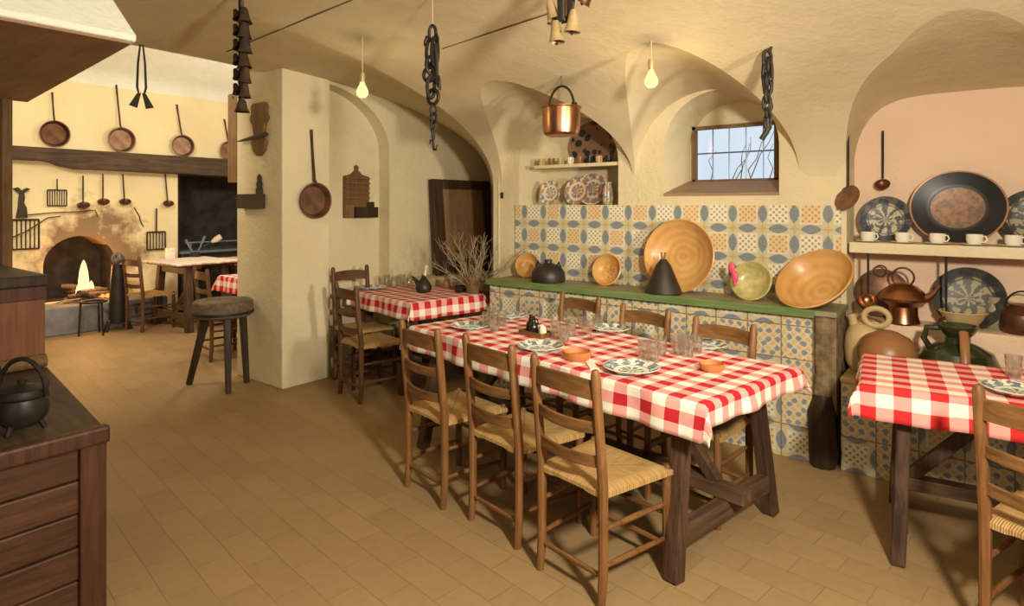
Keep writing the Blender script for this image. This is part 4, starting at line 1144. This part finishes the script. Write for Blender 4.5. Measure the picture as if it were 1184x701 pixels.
# cluster of brass bells at the top (655, 0-48)
p = ont(655, 14, 2.75)
t = thing('bell_cluster', 'cluster of pale brass goat bells on dark straps at the top of the photo', 'bells', p)
zc = zceil(p.x, p.y) - p.z
m = MB(); m.tube([(-.03, 0, zc + .01), (-.032, 0, .09), (-.028, 0, -.03)], [.006, .020, .018], 8, sq=.5); m.tube([(.02, 0, zc + .01), (.026, 0, .08), (.02, 0, -.03)], [.006, .022, .018], 8, sq=.5); m.build('strap', leather, t)
m = MB(); m.tube([(-.03, 0, -.02), (-.02, 0, -.042), (.006, 0, -.042), (.02, 0, -.02)], .008, 8); m.build('yoke', iron, t)
for x, y, z, tl, mt in ((-.045, -.01, -.13, -4, brass), (.035, -.01, -.098, 6, brass), (-.075, .02, -.02, -18, brass), (.075, .01, .03, 40, copperk), (-.03, .05, -.01, 0, brass)):
    m = MB(); m.lathe(bell_prof(.037, .10), 24, T(x, y, z) @ RY(tl)); b_ = m.build('bell', mt, t)
    m = MB(); m.tube([(x, y, z + .03), (x, y, z - .004)], .004, 6); m.ball((x, y, z - .004), .008, 10); m.build('clapper', iron, b_)
# copper cauldron on a cord
p = ont(649, 141, 4.25)
t = thing('copper_cauldron', 'shiny copper cauldron hanging by its bail from the vault', 'cauldron', p)
rr = .132
m = MB(); m.lathe([(0, -.098), (rr*.80, -.095), (rr*.93, -.08), (rr*.985, -.03), (rr, .09), (rr*1.05, .097), (rr*1.05, .102), (rr*.97, .10), (rr*.95, -.03), (rr*.88, -.075), (0, -.085)], 44); m.build('body', copper, t)
m = MB(); m.tube([(-.104*math.cos(a), 0, .085 + .16*math.sin(a)) for a in [PI*i/16 for i in range(17)]], .0085, 8); m.build('bail', iron, t)
for s in (-1, 1):
    m = MB(); m.box(s*.105 - .012, s*.105 + .012, -.02, .02, .06, .125); m.build('lug', iron, t, bevel=.004)
zc = zceil(p.x, p.y) - p.z
m = MB(); m.tube([(0, 0, zc + .01), (0, 0, .245)], .003, 6); m.build('cord', rope, t)

# ================================================================ ON THE PILLAR AND THE RACK RECESS
YP = 2.94
a = ony(268, 110, 3.0); b = ony(278, 211, 3.0)
m = MB(); m.box(a.x, -5.484, 2.96, 3.03, b.z, a.z); m.tube([((a.x - 5.484)/2, 2.955, a.z - .04), ((a.x - 5.484)/2, 2.945, a.z - .04)], .012, 8)
o = m.build('wooden_board', wood_brown, smooth=0, bevel=.004); tag(o, 'upright brown wooden board at the kitchen edge of the pillar', 'board')
# carved distaff
c = ony(302, 150, YP); hh = (ony(300, 118, YP).z - ony(300, 179, YP).z)
t = thing('carved_board', 'carved wavy wooden board with a dark horn stuck across it, on the pillar', 'carved board', (c.x, YP - .016, c.z))
pts = []
for i in range(25):
    a = i / 24; z = hh * (.5 - a); w_ = .130 * (.55 + .45 * math.sin(PI * min(1, a * 1.6 + .12))) * (1 + .10 * math.sin(a * 26)) if a < .7 else .115 * math.sqrt(max(.02, 1 - ((a - .7) / .3) ** 2))
    pts.append((w_, z))
poly = [(-w_, z) for w_, z in pts] + [(w_, z) for w_, z in reversed(pts)]
m = MB(); m.prism(poly, -.016, .016); m.build('board', wood_carv, t, smooth=0, bevel=.004)
m = MB(); m.tube([(-.33, -.02, -.085), (-.2, -.024, -.08), (.0, -.030, -.065), (.15, -.026, -.055)], [.005, .014, .020, .022], 10); m.build('horn', wood_dark, t)
# candle box
a = ony(282, 241, YP); b = ony(307, 201, YP); W_ = b.x - a.x; H_ = b.z - a.z
t = thing('candle_box', 'small black wooden wall box with carved knob back, low on the pillar', 'wall box', (a.x, YP, a.z))
m = MB(); m.box(0, W_, -.07, 0, 0, H_*.42); m.build('box', wood_dark, t, smooth=0, bevel=.003)
bx = W_*.78
prof = [(bx - .045, 0), (bx + .045, 0), (bx + .045, H_*.55), (bx + .03, H_*.62), (bx + .04, H_*.72), (bx + .02, H_*.80), (bx + .025, H_*.9), (bx, H_), (bx - .025, H_*.9), (bx - .02, H_*.80), (bx - .04, H_*.72), (bx - .03, H_*.62), (bx - .045, H_*.55)]
m = MB(); m.prism(prof, -.022, -.002); m.build('back', wood_dark, t, smooth=0, bevel=.003)
# frying pans: circle in plane X with long handle upwards
def pan(label, X, px, py, r, hx, hy, mat, hm=iron, group=None, depth=.055):
    c = onx(px, py, X); h = onx(hx, hy, X)
    t = thing('copper_pan', label, 'pan', c, 0, group)
    m = MB(); m.lathe([(0, 0), (r*.80, 0), (r*.86, .004), (r, depth), (r*1.05, depth + .002), (r*1.05, depth + .006), (r*.98, depth + .004), (r*.82, .010), (0, .008)], 40, RY(90)); m.build('bowl', mat, t)
    v = h - c; d = v.normalized()
    m = MB(); m.tube([d*r*1.0 + Vector((depth, 0, 0)), d*(r*1.25) + Vector((depth*.7, 0, 0)), v*.75 + Vector((.02, 0, 0)), v + Vector((.012, 0, 0))], [.017, .015, .013, .017], 8, sq=.7); m.build('handle', hm, t)
    return t
pan('big copper skillet with a long iron handle on the bright side of the pillar', -4.733, 361, 232, .150, 359, 150, copperd, ironr, depth=.06)
for i, (px, py, hx, hy) in enumerate(((62, 155, 60, 107), (139, 162, 134, 98), (210, 169, 204, 121), (264, 175, 259, 138))):
    pan(['copper skillet above the mantel, leftmost of the four', 'copper skillet above the mantel, second from the left', 'copper skillet above the mantel, third from the left', 'copper skillet above the mantel, half hidden by the brown board'][i], XK + .003, px, py, (.155, .160, .150, .145)[i], hx, hy, (copperk, copperd, copperd, copperd)[i], ironr, 'skillets above the mantel')
# spoon rack in the arched recess
XR = XE - .16
a = onx(396, 252, XR); b = onx(430, 192, XR); W_ = b.y - a.y; H_ = b.z - a.z
t = thing('spoon_rack', 'brown wooden spoon rack with slats and a black box, in the arched recess', 'rack', a)
def PX(poly, x0, x1):
    mm = MB(); n = len(poly)
    mm.add([(x0, y, z) for y, z in poly] + [(x1, y, z) for y, z in poly], [tuple(range(n)), tuple(range(2*n-1, n-1, -1))] + [((i+1) % n, i, i+n, (i+1) % n+n) for i in range(n)])
    return mm
w8 = W_*.86
PX([(0, 0), (w8, 0), (w8, H_*.78), (w8*.72, H_*.82), (w8*.56, H_*.90), (w8*.58, H_*.97), (w8*.5, H_), (w8*.42, H_*.97), (w8*.44, H_*.90), (w8*.28, H_*.82), (0, H_*.78)], .002, .022).build('back_board', wood_carv, t, smooth=0, bevel=.003)
for i in range(5):
    z = H_*(.36 + .093*i)
    m = MB(); m.box(.02, .05, .01, w8 - .01, z, z + .014); m.build('slat', wood_brown, t, smooth=0, bevel=.002)
m = MB(); m.box(.02, .10, w8*.30, W_, 0, H_*.20); m.box(.02, .04, w8*.9, W_, H_*.2, H_*.30); m.build('box', wood_dark, t, smooth=0, bevel=.003)
m = MB(); m.box(.02, .06, 0, w8*.3, 0, H_*.24); m.build('side_box', wood_brown, t, smooth=0, bevel=.003)
# black straps from the lintel
p = onx(163, 50, -4.985)
t = thing('leather_straps', 'pair of black straps with flared ends hanging from the passage lintel', 'straps', (p.x + .01, p.y, p.z))
k = (p - Vector((0, 0, CZ))).xy.length / 715
for s in (-1, 1):
    m = MB(); m.tube([(0, s*.008, .0), (0, s*.024, -.15), (0, s*.030, -.33), (0, s*.020, -.372)], [.006, .008, .009, .007], 8); m.build('strap', leather, t)
    PX([(s*.004, -.37), (s*.03, -.375), (s*.085, -.47), (s*.03, -.485)] if s > 0 else [(s*.03, -.375), (s*.004, -.37), (s*.03, -.485), (s*.085, -.47)], -.006, .006).build('flap', leather, t, smooth=0, bevel=.002)
m = MB(); m.tube([(-.03, 0, .02), (.0, 0, .015), (.004, 0, -.005)], .004, 6); m.build('nail', iron, t)

# ================================================================ FRONT LEFT: HOOD, HEARTH, CABINET
t = thing('chimney_hood', 'cream plaster chimney hood with dark boarded underside, top left corner', 'hood', (-2.83, 1.09, 2.25))
def hv(x, y, z): return (x + 2.83, y - 1.09, z - 2.25)
bot = [(-2.83, 1.085), (-4.995, 1.27), (-4.995, -1.6), (-2.83, -1.6)]
top = [(-3.22, .93), (-4.995, .93), (-4.995, -1.6), (-3.22, -1.6)]
m = MB(); z0, z1, z2 = 2.247, 2.275, 2.82
vs = [hv(x, y, z0) for x, y in bot] + [hv(x, y, z1) for x, y in bot] + [hv(x, y, z2) for x, y in top]
fs = [(3,2,1,0), (8,9,10,11)] + [(i, (i+1) % 4, (i+1) % 4 + 4, i + 4) for i in range(4)] + [(i+4, (i+1) % 4 + 4, (i+1) % 4 + 8, i + 8) for i in range(4)]
m.add(vs, fs); m.build('cowl', plasterW, t, smooth=0, bevel=.01)
m = MB(); n = 4
bin_ = [(-2.845, 1.07), (-4.99, 1.255), (-4.99, -1.6), (-2.845, -1.6)]
m.add([hv(x, y, 2.238) for x, y in bin_] + [hv(x, y, 2.25) for x, y in bin_], [(3,2,1,0), (4,5,6,7)] + [(i, (i+1) % 4, (i+1) % 4 + 4, i + 4) for i in range(4)])
m.build('underside_boards', wood_hood, t, smooth=0)
m = MB(); m.box(-5.0, -4.93, 1.11, 1.165, 0, 2.245)
tag(m.build('hood_post', wood_brown, smooth=0, bevel=.006), 'reddish wooden post under the back corner of the chimney hood', 'post')
t = thing('raised_hearth', 'raised hearth block boarded with dark planks, bottom left corner', 'hearth', (-2.72, .93, 0))
# top with plank edges
m = MB(); m.add([(.0, .0, .66), (-1.27, .16, .66), (-1.27, -2.4, .66), (0, -2.4, .66), (.0, .0, .70), (-1.27, .16, .70), (-1.27, -2.4, .70), (0, -2.4, .70)], [(3,2,1,0), (4,5,6,7), (0,1,5,4), (1,2,6,5), (2,3,7,6), (3,0,4,7)])
m.build('top_boards', wood_dark if False else M_wood('wood_hearth_top', (.045,.028,.018), (.11,.07,.042), 'x', .6), t, smooth=0, bevel=.006)
m = MB(); m.box(-.03, .025, -2.4, .012, .645, .712); m.build('top_edging', wood_redz, t, smooth=0, bevel=.012)
m = MB(); m.box(-.085, .008, -.085, .004, 0, .655); m.build('corner_post', wood_redz, t, smooth=0, bevel=.008)
for i in range(5):
    m = MB(); z = .02 + i*.126; m.box(-.05, -.012 + .003*(i % 2), -2.4, -.085, z, z + .120); m.build('plank', wood_red, t, smooth=0, bevel=.006)
m = MB(); m.add([(-.05, -.02, 0), (-1.2, .12, 0), (-1.2, -2.4, 0), (-.05, -2.4, 0), (-.05, -.02, .66), (-1.2, .12, .66), (-1.2, -2.4, .66), (-.05, -2.4, .66)], [(3,2,1,0), (4,5,6,7), (0,1,5,4), (1,2,6,5), (2,3,7,6), (3,0,4,7)]); m.build('core', soot, t, smooth=0)
m = MB(); m.tube([(-1.24, -.9, .735), (-1.25, -.2, .735), (-1.26, .15, .74)], [.03, .032, .036], 12); m.build('rear_rail', wood_brown, t)
t = thing('wall_cabinet', 'reddish wooden chest with dark top behind the raised hearth at the left edge', 'cabinet', (-4.02, 1.09, 0))
m = MB(); m.box(-.86, 0, -2.4, 0, 0, 1.13); m.build('body', M_wood('wood_cabinet', (.17,.065,.03), (.27,.11,.05), 'z', .55), t, smooth=0, bevel=.008)
m = MB(); m.box(-.87, .02, -2.4, .015, 1.13, 1.19); m.build('top_board', wood_dark, t, smooth=0, bevel=.01)
m = MB(); m.box(-.005, .012, -2.4, .003, 1.06, 1.13); m.build('moulding', wood_redz, t, smooth=0, bevel=.004)
# iron pots on the hearth
def iron_pot(label, loc, s, rz):
    t = thing('iron_pot', label, 'pot', loc, rz, 'iron pots on the raised hearth'); t.scale = (s, s, s)
    m = MB(); m.lathe([(0, .02), (.05, .022), (.078, .05), (.085, .09), (.076, .125), (.084, .135), (.084, .142), (.070, .142), (.066, .12), (.07, .07), (0, .04)], 30); m.build('body', blackcer, t)
    m = MB(); m.lathe([(.082, .142), (.075, .158), (.03, .172), (.012, .176), (.014, .195), (0, .20)], 26); m.build('lid', iron, t)
    m = MB(); m.tube([(.09*math.cos(a), 0, .13 + .14*math.sin(a)) for a in [PI*i/14 for i in range(15)]], .0085, 8); m.build('bail', iron, t)
    m = MB(); m.tube([(.0, .07, .08), (.0, .115, .105), (.0, .135, .15)], [.02, .014, .009], 10); m.build('spout', iron, t)
    for a in (30, 150, 270):
        m = MB(); m.tube([(.05*math.cos(R(a)), .05*math.sin(R(a)), .04), (.07*math.cos(R(a)), .07*math.sin(R(a)), 0)], [.012, .008], 8); m.build('foot', iron, t)
    return t
iron_pot('black iron pot with spout and bail near the corner of the raised hearth', (-2.93, .72, .701), 1.02, R(40))
iron_pot('black iron pot cut by the left edge of the photo on the raised hearth', (-3.12, .60, .701), 1.15, R(100))

# ================================================================ KITCHEN
m = PX([(1.0, 2.10), (2.45, 2.10), (2.53, 2.085), (2.60, 2.05), (2.78, 2.015), (3.1, 2.015), (4.1, 2.0), (4.7, 1.985), (6.1, 1.955), (6.1, 2.245), (3.5, 2.25), (1.0, 2.26)], XK - .01, XK + .24)
tag(m.build('mantel_beam', wood_darky, smooth=0, bevel=.01), 'long dark smoky wooden mantel beam over the fireplace', 'beam')
m = MB(); m.box(XK - .54, XK + .42, 2.05, 3.75, 0, .34); tag(m.build('hearth_slab', stone, smooth=0, bevel=.02), 'blue grey stone slab under the burning fire', 'hearth')
m = MB(); m.lathe([(0, .05), (.12, .045), (.24, .025), (.33, .0), (0, 0)], 26, T(XK - .08, 2.92, .341), 1, 1.1)
tag(m.build('ash_heap', ash), 'grey ash heap under the burning logs', 'ash', kind='stuff')
for i, (dx, dy, dz, ang, tl, rr, ln) in enumerate(((.05, -.05, .06, 20, 4, .04, .55), (.12, .05, .07, -50, -5, .045, .5), (-.05, .02, .11, 75, 10, .038, .5), (.18, .0, .045, 95, 0, .033, .48))):
    m = MB(); m.tube([(-ln/2, 0, 0), (-ln/4, .012, .004), (ln/4, -.008, .0), (ln/2, .0, 0)], [rr*.85, rr, rr*.95, rr*.8], 10)
    o = m.build('log', logm); o.location = (XK - .05 + dx, 2.92 + dy, .375 + dz); o.rotation_euler = (0, R(tl), R(ang)); tag(o, ['charred log at the back of the fire', 'charred log lying across the fire to the right', 'charred log on top of the burning pile', 'charred log at the front edge of the fire'][i], 'log', 'burning logs')
m = MB()
for dx, dy, h, r0 in ((0, 0, .44, .062), (.03, .075, .17, .036), (.03, -.065, .14, .032)):
    m.lathe([(0, 0), (r0*.8, .02), (r0, h*.18), (r0*.93, h*.4), (r0*.75, h*.65), (r0*.45, h*.86), (r0*.2, h*.96), (0, h)], 16, T(XK + .0 + dx, 2.90 + dy, .42))
tag(m.build('flame', flameM), 'bright yellow flame rising from the logs in the fireplace', 'fire')
m = MB()
for i in range(7): m.ball((XK + .02 + random.uniform(-.1, .18), 2.92 + random.uniform(-.2, .2), .395), random.uniform(.018, .03), 10)
tag(m.build('embers', emberM), 'glowing embers under the burning logs', 'embers', kind='stuff')
# andiron with ring and trivet
p = onx(137, 365, XK + .75)
t = thing('fire_dog', 'tall black iron fire dog with a pale ring top, right of the fire', 'fire dog', (-8.62, 3.08, 0))
m = MB(); m.tube([(0, 0, .10), (0, 0, .5), (0, 0, .82)], [.095, .085, .06], 12); m.build('post', iron, t)
m = MB(); m.ring((0, 0, .90), .06, .018, RX(90) @ RY(0)); m.ring((0, 0, .90), .06, .014, RY(90)); m.build('ring', M_basic('grey_iron', (.22,.20,.19), (.12,.11,.10), 10, .5, .3), t)
for sy in (-1, 1):
    m = MB(); m.tube([(0, 0, .16), (.02, sy*.10, .12), (.03, sy*.14, 0)], .024, 8); m.build('foot', iron, t)
t = thing('trivet', 'small iron trivet standing on the floor before the fire', 'trivet', (-8.55, 2.80, 0))
m = MB(); m.ring((0, 0, .40), .13, .014); m.build('ring', iron, t)
for a in (20, 140, 260):
    m = MB(); m.tube([(.13*math.cos(R(a)), .13*math.sin(R(a)), .40), (.15*math.cos(R(a)), .15*math.sin(R(a)), 0)], [.012, .011], 8); m.build('leg', iron, t)
# black range in the recess
t = thing('kitchen_range', 'black kitchen range with blue grey rails in the dark recess', 'range', (XK, 4.1, 0))
m = MB(); m.box(-.55, .06, .0, 1.88, 0, .86); m.build('body', stove, t, smooth=0, bevel=.01)
m = MB(); m.box(-.56, .12, -.02, 1.88, .86, .90); m.build('hot_plate', steel, t, smooth=0, bevel=.006)
m = MB(); m.tube([(.10, .02, 1.02), (.10, 1.86, 1.02)], .014, 10); m.tube([(.10, .1, .88), (.10, .1, 1.02)], .010, 8); m.tube([(.10, 1.8, .88), (.10, 1.8, 1.02)], .010, 8); m.build('rail', steel, t)
for k in range(2):
    m = MB(); m.box(.058, .075, .15 + .85*k, .9 + .85*k, .25, .75); d_ = m.build('oven_door', iron, t, smooth=0, bevel=.006)
    m = MB(); m.tube([(.09, .3 + .85*k, .68), (.09, .75 + .85*k, .68)], .011, 8); m.build('handle', steel, d_)
m = MB(); m.box(-.54, -.30, .05, 1.85, 1.30, 1.36); tag(m.build('smoke_shelf', soot, smooth=0), 'sooty shelf line inside the dark range recess', 'shelf') if False else None
t = thing('scoop', 'pale metal scoop lying on the range', 'scoop', (XK + .02, 4.42, .955), rot=(0, R(-20), R(40)))
m = MB(); m.tube([(0, 0, 0), (.14, 0, .02)], [.012, .01], 8); m.build('handle', steel, t)
m = MB(); m.tube([(.13, 0, .02), (.2, 0, .03), (.28, 0, .05)], [.02, .045, .04], 12, sq=.5); m.build('pan', whitec, t)
# gridirons on the fireplace wall
def gridiron(label, px0, py0, px1, py1, nbar, handle=None, X=XK + .03, r=.007, h2=None):
    a = onx(px0, py1, X); b = onx(px1, py0, X); W_ = b.y - a.y; H_ = b.z - a.z
    t = thing('gridiron', label, 'gridiron', (X, (a.y + b.y)/2, (a.z + b.z)/2))
    m = MB()
    for s in (-1, 1): m.tube([(0, -W_/2, s*H_/2), (0, W_/2, s*H_/2)], r*1.5, 8)
    for s in (-1, 1): m.tube([(0, s*W_/2, -H_/2), (0, s*W_/2, H_/2)], r*1.5, 8)
    m.build('frame', iron, t)
    for i in range(1, nbar):
        m = MB(); y = -W_/2 + W_*i/nbar; m.tube([(0, y, -H_/2), (0, y, H_/2)], r, 6); m.build('bar', iron, t)
    if handle:
        c = onx(handle[0], handle[1], X); m = MB(); m.tube([(0, 0, H_/2), (0, (c.y - t.location.y)*.5, (H_/2 + c.z - t.location.z)/2), (0, c.y - t.location.y, c.z - t.location.z)], r*1.5, 8); m.build('handle', iron, t)
    return t
gridiron('large black gridiron at the left end of the fireplace wall', 9, 254, 45, 289, 7, None)
gridiron('small pale gridiron hanging under the mantel on the left', 55, 220, 77, 238, 8, (66, 207), r=.005)
gridiron('black gridiron with long upright handle, right of the fireplace arch', 170, 268, 191, 289, 6, (181, 241))
for i, (px, py0, py1, dx) in enumerate(((96, 205, 238, 0), (119, 203, 234, 0), (142, 203, 234, 2), (191, 202, 236, 3))):
    a = onx(px, py0, XK + .03); b = onx(px + dx, py1, XK + .03)
    t = thing('basting_spoon', ['dark basting spoon under the mantel, leftmost of four', 'dark basting spoon under the mantel, second of four', 'dark basting spoon under the mantel, third of four', 'dark basting spoon under the mantel, rightmost of four'][i], 'spoon', a, 0, 'spoons under the mantel')
    v = b - a; m = MB(); m.tube([(0, 0, .02), v*.5, v], [.009, .010, .009], 8); m.build('handle', ironr, t)
    m = MB(); m.lathe([(0, -.03), (.045, -.018), (.07, .012), (.064, .012), (.042, -.010), (0, -.018)], 20, T(*(v + Vector((.025, 0, 0)))) @ RX(14) @ RY(35)); m.build('bowl', copperk, t)
p = onx(25, 252, XK + .04)
t = thing('bellows', 'dark wooden bellows with forked top at the left end of the fireplace wall', 'bellows', p)
PX([(-.055, 0), (.055, 0), (.045, .12), (.02, .18), (.028, .24), (.02, .30), (.08, .345), (.045, .36), (0, .325), (-.04, .365), (-.085, .35), (-.02, .29), (-.03, .22), (-.035, .12)], -.02, .03).build('board', wood_dark, t, smooth=0, bevel=.004)
for i, (pts, lab) in enumerate((([(29, 249), (60, 246), (90, 245), (110, 243), (113, 250)], 'thin dry twig running across the fireplace wall, upper'), ([(8, 277), (30, 268), (55, 252), (70, 250)], 'thin dry twig slanting over the large gridiron'), ([(155, 240), (161, 250), (163, 258), (166, 262)], 'short bent iron hook right of the fireplace arch'))):
    m = MB(); m.tube([onx(px, py, XK + .05) for px, py in pts], .008, 6); tag(m.build('dry_twig' if i < 2 else 'iron_hook', ironr), lab, 'twig' if i < 2 else 'hook')
# kitchen tables
kL = (-8.22, 3.81, 0)
make_table('kitchen_table', 'old dark table with a pale cloth in front of the range', .78, .95, .845, kL, PI/2, splay=.02, leg=.085)
m = make_cloth('tablecloth', 'pale washed out cloth on the kitchen table in front of the range', .78, .95, .845, (.03, .03, .03, .03), M_gingham('gingham_pale', .12, (.70,.48,.40), (.78,.66,.55), (.82,.78,.68)), kL, PI/2, seed=2)
kR = (-6.30, 3.90, 0)
make_table('kitchen_table', 'dark kitchen table under a red checked cloth, half hidden by the pillar', 1.2, .8, .765, kR, 0, splay=.02)
make_cloth('tablecloth', 'red checked cloth on the kitchen table half hidden by the pillar', 1.2, .8, .765, (.12, .12, .18, .18), gingK, kR, 0, seed=6)
kF = (-8.15, 4.90, 0)
make_table('kitchen_table', 'farthest kitchen table under a pink checked cloth, right of the pale table', 1.2, .9, .82, kF, PI/2, splay=.02)
make_cloth('tablecloth', 'pink checked cloth on the farthest kitchen table, right of the pale table', 1.2, .9, .82, (.08, .12, .16, .16), gingB, kF, PI/2, seed=8)
GK = 'rush chairs in the kitchen'
seat_at(chairD, (-8.58, 3.16, 0), (-8.20, 3.22, 0), label='brown rush seat chair beside the fire, left of the kitchen table', group=GK)
seat_at(chairD, (-6.47, 3.07, 0), (-6.13, 3.03, 0), label='brown rush seat chair behind the round chopping block', group=GK)
dup(chairD, (-7.42, 4.55, 0), R(92), label='brown rush seat chair at the farthest kitchen table', group=GK)
p = onz(197, 299, .846); t = thing('jug', 'small pale jug on the kitchen table by the range', 'jug', p)
m = MB(); m.lathe([(0, 0), (.06, 0), (.07, .04), (.065, .12), (.068, .14), (.06, .14), (.055, .11), (0, .02)], 22); m.build('body', whitec, t)
m = MB(); m.tube([(.06, 0, .12), (.105, 0, .10), (.10, 0, .05), (.065, 0, .035)], .009, 8); m.build('handle', whitec, t)
# tongs on the range seen over the table
t = thing('tongs', 'pale metal tongs standing open on the kitchen table', 'tongs', onz(226, 297, .848))
for s, h in ((-1, .24), (1, .28)):
    m = MB(); m.tube([(0, 0, .01), (0, s*.07, h*.5), (0, s*.13, h)], [.008, .012, .02], 8, sq=.6); m.build('arm', steel, t)
m = MB(); m.lathe([(0, 0), (.07, 0), (.075, .02), (.06, .06), (0, .065)], 20); m.build('base', iron, t)
# chopping block
t = thing('chopping_block', 'round butcher block on three splayed wooden legs beside the pillar', 'stool', (-5.20, 2.67, 0))
m = MB(); m.lathe([(0, .615), (.215, .615), (.235, .63), (.24, .70), (.236, .742), (.222, .752), (.205, .750), (.185, .728), (.10, .722), (0, .72)], 40); m.build('block', wood_block, t, smooth=40, bevel=.004)
m = MB(); m.lathe([(.241, .64), (.245, .64), (.245, .662), (.241, .662)], 40); m.build('iron_hoop', iron, t)
for fx, fy in ((-.32, -.14), (.20, -.06), (.02, .20)):
    f_ = Vector((fx, fy, 0)); q_ = f_.normalized() * .165
    m = MB(); m.beam(f_, (q_.x, q_.y, .63), .042, .042, up=(fx, fy, .2), taper=1.35); m.build('leg', wood_dark, t, smooth=0, bevel=.008)

# ================================================================ LIGHT
def area(name, loc, target, size, power, col):
    l = D.lights.new(name, 'AREA'); l.energy = power; l.size = size; l.color = col; l.shape = 'DISK'
    o = D.objects.new(name, l); COL.objects.link(o); o.location = loc
    d = Vector(target) - Vector(loc); o.rotation_euler = d.to_track_quat('-Z', 'Y').to_euler(); return o
def point(name, loc, r, power, col):
    l = D.lights.new(name, 'POINT'); l.energy = power; l.shadow_soft_size = r; l.color = col
    o = D.objects.new(name, l); COL.objects.link(o); o.location = loc; return o
WARM = (1.0, .80, .52)
area('flood_or_fill', (.55, .95, 2.02), (-2.6, 3.2, 1.1), .26, 140, (1, .90, .70))
area('flood_or_fill', (-.6, -1.9, 2.2), (-1.8, 3.4, 1.6), 1.0, 28, (1, .90, .70))  # added soft frontal fill, stands for no lamp of the place
l = D.lights.new('end_wall_fill', 'SPOT'); l.energy = 420; l.spot_size = R(46); l.spot_blend = .7; l.shadow_soft_size = .12; l.color = (1, .90, .68)  # unseen spot added to brighten the end wall and the pillar
o = D.objects.new('end_wall_fill', l); COL.objects.link(o); o.location = (1.45, 2.2, 1.75); o.rotation_euler = (Vector((-4.7, 4.2, 1.6)) - o.location).to_track_quat('-Z', 'Y').to_euler()
point('bulb_light', B1 + Vector((0, 0, -.115)), .04, 4.5, (1, .76, .40))
point('bulb_light', B2 + Vector((0, 0, -.115)), .04, 4.5, (1, .76, .40))
area('kitchen_lamp', (-6.0, 1.7, 2.75), (-9.2, 3.6, 1.6), .5, 62, (1, .88, .64))
point('kitchen_lamp', (-7.0, 4.6, 2.45), .15, 62, (1, .94, .80))
point('fire_light', (XK + .12, 2.90, .75), .12, 26, (1, .45, .14))
w = D.worlds.new('sky'); SC.world = w; w.use_nodes = True
w.node_tree.nodes['Background'].inputs[0].default_value = (.82, .92, 1.0, 1); w.node_tree.nodes['Background'].inputs[1].default_value = 1.05

# ================================================================ CAMERA
cam = D.cameras.new('camera'); co = D.objects.new('camera', cam); COL.objects.link(co)
co.location = (0, 0, CZ); co.rotation_euler = (PI/2, 0, math.asin(SS))
cam.sensor_width = 36; cam.lens = F / 1184 * 36; cam.shift_y = (HZ - 350.5) / 1184; cam.clip_start = .05
SC.camera = co
vs_ = SC.view_settings
vs_.view_transform = 'Standard'; vs_.look = 'None'; vs_.gamma = 1; vs_.use_curve_mapping = False; vs_.exposure = -.12
